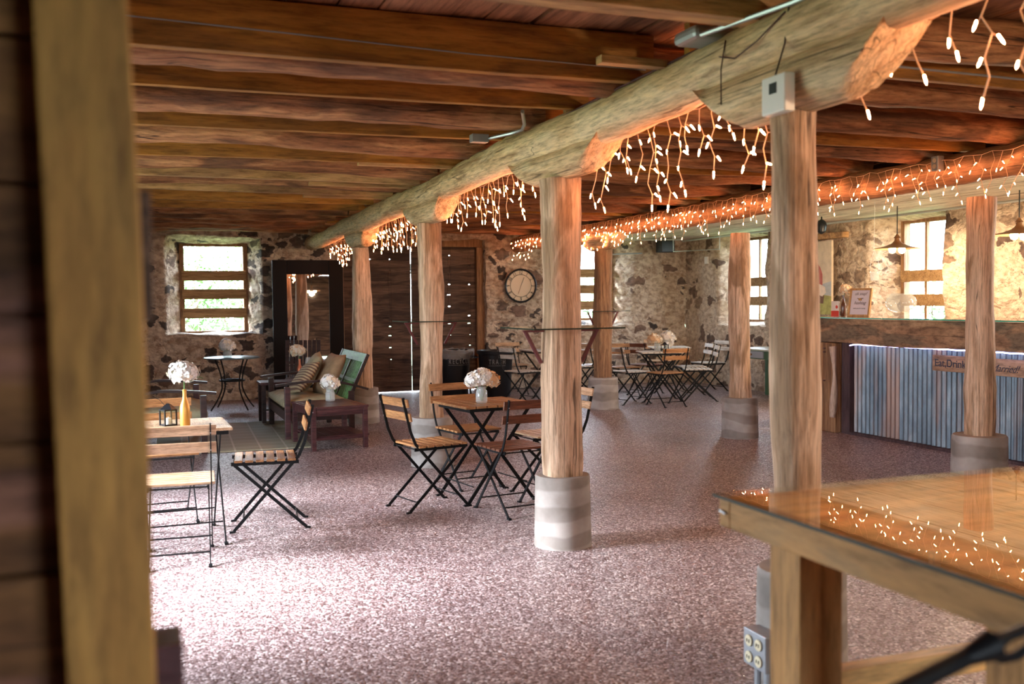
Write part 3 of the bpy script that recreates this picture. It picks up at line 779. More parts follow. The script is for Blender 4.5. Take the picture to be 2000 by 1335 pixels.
def fold_table(label, topm, w=.60, d=.56, h=.71, nsl=7):
    t = thing('folding_table', label, 'table')
    tp = MB(); step = w / nsl
    for i in range(nsl):
        x = -w / 2 + i * step; tp.b2(x, x + step - .010, -d / 2, d / 2, h - .018, h)
    tp.build('tabletop', topm, t, bevel=.003)
    fr = MB()
    for s in (-1, 1):
        fr.b2(s * (w / 2 - .045) - .006, s * (w / 2 - .045) + .006, -d / 2 + .02, d / 2 - .02, h - .045, h - .018)
    for q in (-1, 1):
        fr.b2(-w / 2 + .04, w / 2 - .04, q * (d / 2 - .03) - .004, q * (d / 2 - .03) + .004, h - .043, h - .02)
    fr.build('table_frame', M['steel'], t)
    for s in (-1, 1):
        for q in (-1, 1):
            l = MB(); y = s * (d / 2 - .05 - (.016 if q > 0 else 0))
            l.bar((-q * (w / 2 - .06), y, h - .03), (q * (w / 2 - .03), y, .008), .008, .024, (0, 1, 0)); o = l.build('leg', M['steel'], t)
            f = MB(); f.bar((q * (w / 2 - .035), y, .01), (q * (w / 2 + .002), y, .006), .022, .012, (0, 1, 0)); f.build('foot', M['steel'], o)
    for q in (-1, 1):
        sr = MB(); sr.tube([(q * (w / 2 - .08), -d / 2 + .06, .13), (q * (w / 2 - .08), d / 2 - .06, .13)], .005, 6); sr.build('stretcher', M['steel'], t)
    return t


D = math.radians
c0 = fold_chair('folding chair standing apart in profile, its slatted seat turned toward the gold-bottle table', M['chairwood'])
c0.location = (.75, 6.62, 0); c0.rotation_euler = (0, 0, D(84))
PALE = {'oiled acacia slat': M['paleslat']}; DRK = {'oiled acacia slat': M['chairdark']}; GRY = {'oiled acacia slat': M['greyslat']}  # maps that swap the slats of copied chairs to a paler
gL = 'folding chairs at the left table'
c0['group'] = gL
dup(c0, (.17, 5.93, 0), D(-3), 'pale folding chair nearest the camera, tucked under the gold-bottle table', gL, PALE)
dup(c0, (.12, 7.12, 0), D(184), 'folding chair behind the table that carries the gold bottle', gL)
T1 = fold_table('slatted folding table carrying the gold bottle and small lantern', M['paleslat']); T1.location = (.20, 6.46, 0); T1.rotation_euler = (0, 0, D(92))
gC = 'folding chairs around the middle table'
dup(c0, (1.87, 6.80, 0), D(-77), 'folding chair on the left side of the middle table, seat slats in sunlight', gC)
dup(c0, (2.37, 6.40, 0), D(8), 'dark brown folding chair with its back to the camera at the middle table', gC, DRK)
dup(c0, (2.38, 7.48, 0), D(190), 'folding chair on the far side of the middle table, behind the flower jar', gC)
dup(c0, (2.86, 6.92, 0), D(98), 'folding chair on the right of the middle table, mostly hidden by the mid-room post', gC, PALE)
T2 = dup(T1, (2.36, 6.95, 0), D(9), 'slatted folding table in mid room with a jar of three hydrangeas', None, {'pale tan slat': M['chairwood']})
gG = 'folding chairs at the far right tables'
T3 = dup(T1, (6.93, 12.62, 0), D(-18), 'round-cornered folding table nearest in the far right group, with lantern and jar', 'far right folding tables', {'pale tan slat': M['greyslat']})
T4 = dup(T1, (7.72, 13.75, 0), D(-20), 'second folding table of the far right group, closer to the stone corner', 'far right folding tables', {'pale tan slat': M['greyslat']})
dup(c0, (6.36, 12.45, 0), D(-80), 'white-seated folding chair left of the far right tables, next to the dark rough post', gG, GRY)
dup(c0, (6.68, 11.98, 0), D(2), 'folding chair with its back to the camera at the front of the far right group', gG, {'oiled acacia slat': M['chairwood']})
dup(c0, (7.43, 12.38, 0), D(66), 'white-slatted folding chair on the right front of the far right group', gG, GRY)
dup(c0, (7.66, 12.95, 0), D(75), 'folding chair partly behind the white-slatted one, right of the far tables', gG, GRY)
dup(c0, (6.70, 13.32, 0), D(175), 'folding chair behind the lantern table, left of the hydrangeas', gG)
dup(c0, (6.52, 13.95, 0), D(-70), 'pale folding chair furthest left in the far right group, near the far window', gG, PALE)
dup(c0, (7.22, 13.62, 0), D(-62), 'dark-backed folding chair between the two far right tables', gG, DRK)
dup(c0, (7.95, 14.45, 0), D(170), 'pale folding chair against the stone corner behind the second far table', gG, PALE)
dup(c0, (8.35, 13.60, 0), D(95), 'folding chair at the right wall beside the second far table', gG, GRY)
gM = 'folding chairs beside the bins'
T5 = dup(T1, (5.68, 13.95, 0), D(0), 'folding table near the far wall, mostly hidden behind the mid-room post', None, {'pale tan slat': M['greyslat']})
dup(c0, (5.02, 13.20, 0), D(-72), 'dark folding chair beside the trash bin', gM, {'oiled acacia slat': M['greyslat']})
dup(c0, (5.42, 14.62, 0), D(178), 'orange-backed folding chair against the far wall near the clock', gM, PALE)
dup(c0, (6.16, 13.80, 0), D(88), 'folding chair below the far window, just left of the dark rough post', gM, GRY)

# ------------------------------------------------------------------ flowers, jars, bottles
def floret_mesh(name, R, n, seed, squash=.82, ps=.016):
    r = random.Random(seed); mb = MB(); ga = PI * (3 - 5 ** .5)
    mb.lathe([(R * .1, -R * .5), (R * .5, -R * .35), (R * .66, 0), (R * .5, R * .4), (R * .1, R * .55)], seg=10)
    n = int(n * 1.7); ps *= 1.15
    for i in range(n):
        z = 1 - 2 * (i + .5) / n
        if z < -.75:
            continue
        a = i * ga; rr = math.sqrt(1 - z * z); d = Vector((rr * math.cos(a), rr * math.sin(a), z)); p = Vector((d.x, d.y, d.z * squash)) * R * (r.uniform(.84, 1.04) + .30 * noise.noise(d * 2.6 + Vector((seed, 0, 0))))
        u = d.orthogonal().normalized(); w = d.cross(u); d = (d + Vector((r.uniform(-.5, .5), r.uniform(-.5, .5), r.uniform(-.5, .5)))).normalized(); u = d.orthogonal().normalized(); w = d.cross(u); th = r.uniform(0, PI); mb.cur = 0 if r.random() < .72 else 1
        for k in range(4):
            an = th + k * PI / 2; e = u * math.cos(an) + w * math.sin(an); g = u * math.cos(an + PI / 2) + w * math.sin(an + PI / 2); s_ = ps * r.uniform(.85, 1.2)
            mb.add([p, p + e * s_ * .7 + g * s_ * .55 + d * s_ * .25, p + e * s_ * 1.25 + d * s_ * .1, p + e * s_ * .7 - g * s_ * .55 + d * s_ * .25], [(0, 1, 2, 3)], False)
    mb.cur = 0
    return mb


def hydrangea_jar(loc, label, heads, jr=.042, jh=.12, group='jars of hydrangeas'):
    t = thing('flower_jar', label, 'flowers', loc, 0, group)
    j = MB(); k = jh
    j.lathe([(jr * .86, 0), (jr, .012), (jr, k * .70), (jr * .78, k * .80), (jr * .78, k * .86), (jr * .84, k * .88), (jr * .84, k), (jr * .78, k), (jr * .74, k * .82), (jr * .93, k * .68), (jr * .93, .015)], seg=20)
    j.build('jar', M['jar'], t)
    for i, (dx, dy, dz, R, kind) in enumerate(heads):
        f = floret_mesh('bloom', R, 95, i + 3, ps=R * .24)
        mm = {'c': (M['cream'], M['peach']), 'w': (M['white_petal'], M['cream']), 'p': (M['peach'], M['cream'])}[kind]
        o = f.build('bloom', mm, t); o.location = (dx, dy, dz); o.rotation_euler = (dx * 4, dy * 4, i)
        s = MB(); s.tube([(dx * .1, dy * .1, .015), (dx * .3, dy * .3, k * .6), (dx, dy, dz)], .003, 6); s.build('stem', M['stem'], t)
    return t


def tt(T, x=0, y=0, h=.7105):
    v = Matrix.Rotation(T.rotation_euler.z, 3, 'Z') @ Vector((x, y, 0)); return (T.location.x + v.x, T.location.y + v.y, h)


hydrangea_jar((2.30, 6.86, .711), 'jar of three cream and peach hydrangeas on the middle table', [(-.055, -.01, .165, .062, 'w'), (0, -.02, .19, .07, 'w'), (.065, 0, .165, .065, 'p')])
hydrangea_jar(tt(T3, -.02, .08), 'jar with a cream hydrangea on the near far-right table', [(-.05, 0, .17, .085, 'p'), (.03, .03, .16, .06, 'c')], jr=.045)
hydrangea_jar((7.12, 13.02, .711) if False else tt(T3, .16, .20), 'jar with a bright white hydrangea beside the cream one, far right tables', [(0, 0, .19, .095, 'w'), (.02, 0, .10, .06, 'w')], jr=.045)


def bottle(loc, label, m, h=.235, r=.032, bloom=None, leaf=False, name='bottle', cat='bottle', group='flower bottles'):
    t = thing('flower_bottle', label, cat, loc, 0, group)
    b = MB(); b.lathe([(r * .9, 0), (r, .008), (r, h * .50), (r * .88, h * .58), (r * .48, h * .72), (r * .38, h * .82), (r * .38, h * .95), (r * .45, h * .955), (r * .45, h * .985), (r * .34, h)], seg=24, capt=True)
    b.build('bottle', m, t)
    if bloom:
        R, dz, kind, dx = bloom
        s = MB(); s.tube([(0, 0, h * .7), (dx * .3, 0, h + (dz - h) * .5), (dx, 0, dz)], .0035, 6); s.build('stem', M['stem'], t)
        f = floret_mesh('bloom', R, 120, 9, ps=R * .2)
        o = f.build('bloom', {'c': (M['cream'], M['peach']), 'w': (M['white_petal'], M['cream']), 'p': (M['peach'], M['cream'])}[kind], t); o.location = (dx, 0, dz)
    if leaf:
        l = MB(); pts = []
        for i in range(6):
            u = i / 5; wv = .024 * math.sin(PI * min(1, u * 1.02)); c = Vector((.01 + u * .10, 0, h + .02 + .05 * math.sin(u * 2.2))); pts.append((c + Vector((0, wv, .004)), c - Vector((0, wv, -.004)), c))
        for a, b_ in zip(pts[:-1], pts[1:]):
            l.add([a[0], b_[0], b_[2], a[2]], [(0, 1, 2, 3)], True); l.add([a[2], b_[2], b_[1], a[1]], [(0, 1, 2, 3)], True)
        l.build('leaf', M['stem'], t)
    return t


def lantern(loc, label, rz=.4, sc=1.0):
    t = thing('lantern', label, 'lantern', loc, rz, 'small candle lanterns')
    f = MB(); w = .036
    f.b2(-w, w, -w, w, 0, .008); f.b2(-w - .004, w + .004, -w - .004, w + .004, .092, .10)
    for sx_ in (-1, 1):
        for sy_ in (-1, 1):
            f.b2(sx_ * w - .004, sx_ * w + .004, sy_ * w - .004, sy_ * w + .004, 0, .1)
    f.build('lantern_frame', M['black'], t)
    rf = MB(); rf.lathe([(.052, .10), (.02, .128), (.008, .135)], seg=4, smooth=False, capt=True); rf.build('roof', M['black'], t)
    g = MB()
    for a in range(4):
        R = Matrix.Rotation(a * PI / 2, 3, 'Z'); g.box(R @ Vector((0, w - .002, .05)), (w * 1.8, .0015, .082), R)
    g.build('glass_pane', M['glass'], t)
    c = MB(); c.lathe([(.018, .008), (.018, .045), (.002, .047), (.0015, .055)], seg=12, capt=True); c.build('candle', M['white'], t)
    h = MB(); h.tube([(-.02, 0, .125), (-.05, 0, .16), (-.09, .01, .185)], .0018, 6); h.build('handle', M['black'], t)
    return t


bottle((.225, 6.33, .711), 'gold painted bottle holding one white hydrangea on the left table', M['gold'], h=.225, r=.030, bloom=(.078, .325, 'w', -.002), leaf=True)
lantern((.13, 6.42, .711), 'small black lantern beside the gold bottle on the left table')
lantern(tt(T3, .06, -.06), 'small black lantern on the near far-right table', .2)

# ------------------------------------------------------------------ lounge benches, coffee table, end table, mat
def lounge_bench(label, wd=1.42):
    """faces -X; seat from x=0 (front) to .7; width along y 0..wd"""
    t = thing('lounge_bench', label, 'bench')
    for y in (0, wd):
        s = 1 if y == 0 else -1
        l = MB(); l.b2(0, .06, y - .025, y + .025, 0, .565); l.build('leg', M['maroon'] if y == 0 else M['darkbench'], t, bevel=.004)
        l = MB(); l.b2(.68, .74, y - .025, y + .025, 0, .50); l.build('leg', M['darkbench'], t, bevel=.004)
        a = MB(); n = 12; pts = []
        for i in range(n):
            u = i / (n - 1); pts.append(Vector((-.09 + u * .98, y, .575 + .045 * math.sin(PI * min(1, u * .85 + .05)) - .10 * max(0, u - .55) ** 1.2 * 2)))
        for p, q in zip(pts[:-1], pts[1:]):
            a.bar(p, q + (q - p) * .03, .07, .024, (0, 1, 0))
        a.build('armrest', M['darkbench'], t)
        r = MB(); r.b2(.03, .72, y - .018, y + .018, .20, .29); r.build('side_rail', M['darkbench'], t)
    r = MB(); r.b2(.01, .045, .02, wd - .02, .20, .30); r.b2(.69, .725, .02, wd - .02, .20, .30)
    for i in range(7):
        r.b2(.05 + i * .095, .12 + i * .095, .02, wd - .02, .285, .30)
    r.build('seat_frame', M['darkbench'], t, bevel=.003)
    # reclined back, green paint
    R = Matrix.Rotation(D(24), 3, 'Y'); piv = Vector((.66, 0, .34))
    b = MB()

    def pb(u0, u1, y0, y1, th=.022):
        c = piv + R @ Vector((0, 0, (u0 + u1) / 2)); b.box((c.x, (y0 + y1) / 2, c.z), (th, y1 - y0, u1 - u0), R)
    pb(.50, .60, .04, wd - .04); pb(.0, .06, .04, wd - .04); pb(.26, .30, .04, wd - .04)
    n = 20
    for i in range(n):
        y = .06 + (wd - .12) * (i + .5) / n; pb(.05, .5, y - .010, y + .010, .014)
    b.build('backrest', M['green'], t, bevel=.002)
    for (y0_, y1_) in ((0, .05), (wd - .05, wd), (wd / 2 - .02, wd / 2 + .02)):
        b = MB(); pb(-.05 if y1_ - y0_ > .045 else .02, .60 if y1_ - y0_ > .045 else .5, y0_, y1_, .035); b.build('back_post', M['darkbench'], t, bevel=.003)
    c = MB(); cw, cd, ch = wd - .08, .68, .15; nx, ny = 10, 16; g = {}

    def cp(u, v, top):
        e = (1 - abs(2 * u - 1) ** 6) * (1 - abs(2 * v - 1) ** 8); pz = ch * .5 * (1 if top else -1) * (.35 + .65 * e)
        pz += (.008 * noise.noise(Vector((u * 5, v * 9, 1)))) if top else 0
        return (-.01 + cd * (.5 + (u - .5) * 1.0), .04 + cw * v, .30 + ch * .5 + pz)
    for top in (0, 1):
        for i in range(nx):
            for j in range(ny):
                q = [cp(i / nx, j / ny, top), cp((i + 1) / nx, j / ny, top), cp((i + 1) / nx, (j + 1) / ny, top), cp(i / nx, (j + 1) / ny, top)]
                c.add(q, [(0, 1, 2, 3) if top else (3, 2, 1, 0)], True)
    for i in range(nx):
        for v in (0, 1):
            q = [cp(i / nx, v, 0), cp((i + 1) / nx, v, 0), cp((i + 1) / nx, v, 1), cp(i / nx, v, 1)]; c.add(q, [(0, 1, 2, 3) if v == 0 else (3, 2, 1, 0)], True)
    for j in range(ny):
        for u in (0, 1):
            q = [cp(u, j / ny, 0), cp(u, (j + 1) / ny, 0), cp(u, (j + 1) / ny, 1), cp(u, j / ny, 1)]; c.add(q, [(3, 2, 1, 0) if u == 0 else (0, 1, 2, 3)], True)
    c.build('seat_cushion', M['khaki'], t, merge=True, angle=80)
    return t


B1 = lounge_bench('green-backed lounge bench with dark arms and khaki cushion beside the split log post')
B1.location = (1.38, 10.66, 0)
B2 = dup(B1, (.56, 11.49, 0), PI, 'dark lounge bench at the left facing the green-backed one, behind the gold-bottle table')
g2 = 'lounge benches facing each other'; B1['group'] = g2; B2['group'] = g2


def pillow(loc, rot, label, m, w=.46, th=.15, stripes=False):
    mb = MB(); n = 12

    def P(u, v, s):
        a, b_ = 2 * u - 1, 2 * v - 1; e = ((1 - a ** 4) * (1 - b_ ** 4)) ** .55
        k = 1 - .07 * (1 - abs(a)) * abs(b_) ** 3
        return (a * w / 2 * (1 - .06 * (1 - b_ * b_) * abs(a) ** 3), b_ * w / 2 * (1 - .06 * (1 - a * a) * abs(b_) ** 3), s * th / 2 * e)
    for s in (-1, 1):
        for i in range(n):
            for j in range(n):
                q = [P(i / n, j / n, s), P((i + 1) / n, j / n, s), P((i + 1) / n, (j + 1) / n, s), P(i / n, (j + 1) / n, s)]
                mb.add(q, [(0, 1, 2, 3) if s > 0 else (3, 2, 1, 0)], True)
    o = mb.build('throw_pillow', m, merge=True, angle=100); o.location = loc; o.rotation_euler = rot
    return tag(o, label, 'pillow', 'throw pillows on the green-backed bench')


def striped():
    m, n, l, b = mat('striped pillow cloth')
    v = coords(n, l, (1, 1, 1), rnd=False); w = N(n, 'ShaderNodeTexWave', bands_direction='X'); w.inputs['Scale'].default_value = 9; w.inputs['Distortion'].default_value = .6; l.new(v, w.inputs[0])
    r = ramp(n, [(.2, (.13, .07, .05)), (.5, (.28, .19, .11)), (.8, (.42, .33, .20))]); l.new(w.outputs[0], r.inputs[0]); l.new(r.outputs[0], b.inputs['Base Color']); b.inputs['Roughness'].default_value = .9
    return m


pillow((1.93, 11.10, .66), (0, D(-62), D(8)), 'plain tan pillow leaning on the green slatted back', M['pillow'], w=.50)
pillow((1.80, 11.55, .66), (D(8), D(-60), D(-14)), 'olive pillow at the far end of the bench, behind the striped one', M['khaki'], w=.48)
pillow((1.66, 11.18, .62), (D(-10), D(-52), D(18)), 'striped brown pillow in front of the others on the green-backed bench', striped(), w=.42, th=.12)

ct = thing('coffee_table', 'maroon slatted coffee table with lower shelf, in front of the concrete pier', 'coffee table', (1.76, 10.14, 0), D(7))
w2, d2, hh = .295, .37, .43
mb = MB()
for i in range(5):
    mb.b2(-w2 + .055 + 0, w2 - .055, -d2 + .06 + i * .134, -d2 + .06 + i * .134 + .128, hh - .022, hh)
mb.build('tabletop', M['maroon'], ct, bevel=.003)
mb = MB(); mb.b2(-w2, -w2 + .052, -d2, d2, hh - .022, hh + .001); mb.b2(w2 - .052, w2, -d2, d2, hh - .022, hh + .001); mb.b2(-w2 + .055, w2 - .055, -d2, -d2 + .055, hh - .022, hh + .001); mb.b2(-w2 + .055, w2 - .055, d2 - .055, d2, hh - .022, hh + .001)
mb.build('top_border', M['maroon'], ct, bevel=.003)
for sx_ in (-1, 1):
    for sy_ in (-1, 1):
        mb = MB(); mb.box((sx_ * (w2 - .03), sy_ * (d2 - .03), (hh - .022) / 2), (.045, .045, hh - .022)); mb.build('leg', M['maroon'], ct, bevel=.003)
mb = MB(); mb.b2(-w2 + .03, w2 - .03, -d2 + .02, -d2 + .04, hh - .09, hh - .022); mb.b2(-w2 + .03, w2 - .03, d2 - .04, d2 - .02, hh - .09, hh - .022)
mb.b2(-w2 + .02, -w2 + .04, -d2 + .03, d2 - .03, hh - .09, hh - .022); mb.b2(w2 - .04, w2 - .02, -d2 + .03, d2 - .03, hh - .09, hh - .022); mb.build('apron', M['maroon'], ct)
mb = MB()
for i in range(4):
    mb.b2(-w2 + .05 + i * .14, -w2 + .05 + i * .14 + .13, -d2 + .02, d2 - .02, .12, .138)
mb.b2(-w2 + .03, w2 - .03, -d2 + .02, -d2 + .04, .10, .14); mb.b2(-w2 + .03, w2 - .03, d2 - .04, d2 - .02, .10, .14)
mb.build('shelf', M['maroon'], ct, bevel=.002)
hydrangea_jar((1.80, 10.30, .433), 'jar with one white hydrangea on the maroon coffee table', [(0, 0, .19, .085, 'w')], jr=.05, jh=.125)

et = thing('end_table', 'low dark end table with the copper bottle, behind the bench arm', 'side table', (1.60, 12.42, 0), 0)
mb = MB(); mb.b2(-.30, .30, -.22, .22, .47, .50); mb.build('tabletop', M['maroon'], et, bevel=.004)
for sx_ in (-1, 1):
    for sy_ in (-1, 1):
        mb = MB(); mb.box((sx_ * .26, sy_ * .18, .235), (.05, .05, .47)); mb.build('leg', M['darkbench'], et, bevel=.003)
mb = MB(); mb.b2(-.25, .25, -.2, .2, .16, .18); mb.build('shelf', M['darkbench'], et)
bottle((1.80, 12.42, .502), 'copper bottle with a cream hydrangea on the end table, before the mirror', M['copper'], h=.26, r=.034, bloom=(.085, .36, 'c', -.02))
mb = MB(); mb.lathe([(.055, 0), (.065, .05), (.068, .18), (.06, .24), (.05, .27), (.055, .28), (.05, .28), (.045, .26), (.06, .17), (.055, .01)], (0, 0, 0), 20); o = mb.build('glass_jug', M['jar']); o.location = (1.92, 12.36, .502)
tag(o, 'frosted glass jug beside the copper bottle on the end table', 'jug')

# slatted garden chair in front of the mirror
gc = thing('slatted_chair', 'dark slatted garden chair with blue grey frame in front of the mirror', 'chair', (1.98, 13.45, 0), D(168))
R = Matrix.Rotation(D(14), 3, 'X'); mb = MB()
for i in range(8):
    x = -.21 + i * .06; mb.box((x, -.27, .72), (.05, .016, .46), R)
mb.box((0, -.30, .50), (.46, .02, .05), R)
mb.build('backrest', M['darkbench'], gc, bevel=.003)
mb = MB()
for i in range(8):
    mb.b2(-.22, .22, -.20 + i * .056, -.155 + i * .056, .43, .446)
mb.build('seat', M['darkbench'], gc)
M['bluesteel'] = plain('blue grey steel', (.12, .17, .22), .4, .5)
for s in (-1, 1):
    mb = MB(); mb.tube([(s * .22, -.31, .85), (s * .22, -.21, .44), (s * .22, .22, .01)], .011, 8); mb.build('leg', M['bluesteel'], gc)
    mb = MB(); mb.tube([(s * .20, .22, .43), (s * .20, -.24, .01)], .011, 8); mb.build('leg', M['bluesteel'], gc)

# mat
def mat_material():
    m, n, l, b = mat('woven mat')
    v = coords(n, l, (1, 1, 1), rnd=False); br = N(n, 'ShaderNodeTexBrick'); br.offset = 0; br.inputs['Scale'].default_value = 2.0; br.inputs['Brick Width'].default_value = .5; br.inputs['Row Height'].default_value = .5
    br.inputs['Color1'].default_value = (.36, .31, .20, 1); br.inputs['Color2'].default_value = (.32, .28, .18, 1); br.inputs['Mortar'].default_value = (.50, .43, .31, 1); br.inputs['Mortar Size'].default_value = .02; l.new(v, br.inputs[0])
    l.new(br.outputs[0], b.inputs['Base Color']); b.inputs['Roughness'].default_value = .8
    return m


mb = MB(); mb.b2(-.75, .75, -1.2, 1.2, 0, .012); o = mb.build('floor_mat', mat_material(), bevel=.004); o.location = (.86, 11.25, .001); o.rotation_euler = (0, 0, D(-2))
tag(o, 'olive gridded floor mat between the two lounge benches', 'mat')

# round bistro table
rb = thing('bistro_table', 'round dark metal bistro table under the left window', 'table', (1.13, 14.15, 0))
mb = MB(); mb.lathe([(.36, .700), (.375, .703), (.375, .716), (.362, .722), (.02, .724)], seg=48, capt=True); M['tablegreen'] = plain('dark green grey tabletop', (.07, .10, .10), .3, .3); mb.build('tabletop', M['tablegreen'], rb)
mb = MB()
ringp = [(.165 * math.cos(2 * PI * k / 24), .165 * math.sin(2 * PI * k / 24), .40) for k in range(25)]; mb.tube(ringp, .012, 8); mb.lathe([(.15, .39), (.16, .41)], seg=24); mb.build('ring', M['steel'], rb)
for k in range(4):
    a = PI / 4 + k * PI / 2 - .25; pts = []
    for i in range(13):
        u = i / 12; z = .70 * (1 - u); rr = .27 - .11 * math.sin(min(1, u * 1.9) * PI / 2) + max(0, u - .55) ** 1.5 * .62; pts.append((rr * math.cos(a), rr * math.sin(a), z + .008))
    mb = MB(); mb.tube(pts, .010, 8); mb.build('leg', M['steel'], rb)
hydrangea_jar((1.07, 14.08, .725), 'white hydrangea in a small jar on the round bistro table', [(0, 0, .155, .095, 'w')], jr=.058, jh=.10)

# ------------------------------------------------------------------ mirror, bins, clock
mr = thing('mirror', 'tall mirror with wide black frame leaning on the far stone wall', 'mirror', (2.36, 15.25, 0), D(-2.3))
Rm = Matrix.Rotation(D(-.6), 3, 'X'); W, H, fwid = .53, 2.10, .215
mb = MB()
for (cx_, cz_, sx_, sz_) in ((-W + fwid / 2, H / 2, fwid, H), (W - fwid / 2, H / 2, fwid, H), (0, H - fwid / 2, 2 * W - 2 * fwid, fwid), (0, fwid / 2, 2 * W - 2 * fwid, fwid)):
    mb.box(Rm @ Vector((cx_, 0, cz_)), (sx_, .05, sz_), Rm)
M['blackframe'] = plain('espresso frame', (.006, .004, .004), .5, spec=.15)
mb.build('mirror_frame', M['blackframe'], mr, bevel=.008)
mm_ = plain('mirror silver', (.92, .92, .92), .01, 1.0)
mb = MB(); mb.box(Rm @ Vector((0, -.002, H / 2)), (2 * W - 2 * fwid + .01, .012, H - 2 * fwid + .01), Rm); mb.build('mirror_glass', mm_, mr)


def bin_(loc, label, word, bag, rz):
    t = thing('wheeled_bin', label, 'trash bin', loc, rz, 'black bins by the barn door')
    mb = MB(); mb.lathe([(.215, 0), (.225, .02), (.265, .64), (.285, .65), (.29, .70), (.275, .705), (.265, .66), (.22, .03)], seg=36); mb.build('bin_body', M['black'], t)
    for s in (-1, 1):
        mb = MB(); mb.tube([(s * .27, -.05, .60), (s * .33, -.04, .60), (s * .33, .04, .60), (s * .27, .05, .60)], .012, 6); mb.build('handle', M['black'], t)
    if bag:
        mb = MB(); n = 48; vs = []
        for i, (r_, z_) in enumerate(((.255, .62), (.283, .712), (.305, .715), (.318, .68), (.315, .60), (.30, .57))):
            for k in range(n):
                a = 2 * PI * k / n; j = .012 * math.sin(k * 2.7 + i) + .008 * math.sin(k * 5.1); vs.append(((r_ + j) * math.cos(a), (r_ + j) * math.sin(a), z_ + j))
        mb.add(vs, [(i * n + k, i * n + (k + 1) % n, (i + 1) * n + (k + 1) % n, (i + 1) * n + k) for i in range(5) for k in range(n)], True)
        M['bag'] = glass_mat('clear plastic bag', (.8, .8, .8), rough=.15, body=.22); mb.build('bin_liner', M['bag'], t)
    M['chalk'] = plain('chalk lettering', (.28, .29, .30), .8)
    for i, ch in enumerate(word):
        a = (i - (len(word) - 1) / 2) * .21; x = math.sin(a) * .262; y = -math.cos(a) * .262
        text_mesh('lettering', ch, .105, M['chalk'], t, frame_mat((x, y, .50), (math.cos(a), math.sin(a), 0), (0, 0, 1)), align='CENTER', xs=.62)
    a0 = len(word) * .105
    mb = MB(); mb.tube([(math.sin(a0 * (2 * i / 12 - 1)) * .258, -math.cos(a0 * (2 * i / 12 - 1)) * .258, .478) for i in range(13)], .002, 4); mb.build('underline', M['chalk'], t)
    return t


bin_((4.50, 14.78, 0), 'black recycling bin with a clear liner folded over its rim', 'RECYCLE', True, D(8))
bin_((5.04, 14.34, 0), 'black trash bin lettered TRASH, right of the recycling bin', 'TRASH', False, D(-14))

ck = thing('wall_clock', 'large round black-rimmed clock on the far stone wall', 'clock', (5.87, 15.40, 1.70))
mb = MB(); mb.tube([(.268 * math.cos(2 * PI * k / 48), 0, .268 * math.sin(2 * PI * k / 48)) for k in range(49)], .017, 8); mb.build('rim', M['black'], ck)
mb = MB(); mb.tube([(.185 * math.cos(2 * PI * k / 48), -.004, .185 * math.sin(2 * PI * k / 48)) for k in range(49)], .0035, 6); mb.build('inner_ring', M['black'], ck)
mb = MB(); n = 48; vs = [(0, .012, 0)] + [(.26 * math.cos(2 * PI * k / n), .012, .26 * math.sin(2 * PI * k / n)) for k in range(n)]; mb.add(vs, [(0, 1 + (k + 1) % n, 1 + k)[::-1] for k in range(n)])
M['dial'] = plain('tan clock dial', (.62, .47, .35), .35); mb.build('dial', M['dial'], ck)
for hnum in range(1, 13):
    a = PI / 2 - hnum * PI / 6; dr_ = Vector((math.cos(a), 0, math.sin(a))); tx = Vector((math.sin(a), 0, -math.cos(a)))
    text_mesh('numeral', str(hnum), .088, M['black'], ck, frame_mat(dr_ * .193 + Vector((0, -.004, 0)), tx, dr_), align='CENTER', xs=.72)
for (L, a, w_, name, mt) in ((.15, D(68), .007, 'minute_hand', 'black'), (.14, D(250), .005, 'hour_hand', 'redbracket')):
    mb = MB(); mb.bar((0, -.006, 0), (L * math.cos(a), -.006, L * math.sin(a)), w_, .002, (-math.sin(a), 0, math.cos(a))); mb.build(name, M[mt], ck)
mb = MB(); mb.lathe([(.0, 0), (.258, .0)], seg=48, capb=False); o = mb.build('cover_glass', M['glass'], ck); o.rotation_euler = (PI / 2, 0, 0); o.location = (0, -.012, 0)

# ------------------------------------------------------------------ bar
M['barwood'] = wood('old bar timber', (.40, .25, .15), (.25, .145, .085), (.08, .045, .028), 'Y', fine=7, along=2.4, crack=.6, patch=(.10, .085, .06), pamt=.7, bump=.9)
M['rail'] = wood('dark plum board', (.10, .06, .06), (.06, .035, .04), (.03, .016, .018), 'Z', fine=16, along=1.2, crack=.4)
bar = thing('bar_counter', 'long bar with corrugated metal front and glass over an old timber edge', 'bar', (0, 0, 0))
Y0, Y1 = 4.0, 8.62
ap = MB(); n = 60
R_ = random.Random(6)
for i in range(n):
    a = Y0 - .1 + (9.22 - Y0 + .1) * i / n; b = Y0 - .1 + (9.22 - Y0 + .1) * (i + 1) / n
    ap.add([(6.97 + .008 * noise.noise(Vector((y_ * 4, z_ * 6, 0))) - (.012 if z_ == 1.1 else 0), y_, z_) for y_ in (a, b) for z_ in (.965 + .01 * math.sin(y_ * 3), 1.1, 1.225)], [(0, 1, 4, 3)[::-1], (1, 2, 5, 4)[::-1]], True)
    ap.add([(x_, y_, z_) for y_ in (a, b) for (x_, z_) in ((6.985, 1.225), (7.14, 1.225), (7.14, .965), (6.98, .965 + .01 * math.sin(y_ * 3)))], [(0, 1, 5, 4)[::-1], (1, 2, 6, 5)[::-1], (2, 3, 7, 6)[::-1]])
ap.b2(6.985, 7.14, 9.215, 9.222, .97, 1.224)
ap.build('timber_edge', M['barwood'], bar, merge=True, angle=50)
tpz = MB(); tpz.b2(7.14, 7.78, Y0, 9.2, 1.18, 1.224); tpz.build('worktop', M['barwood'], bar)
yy = Y1 - .02; sid = 0
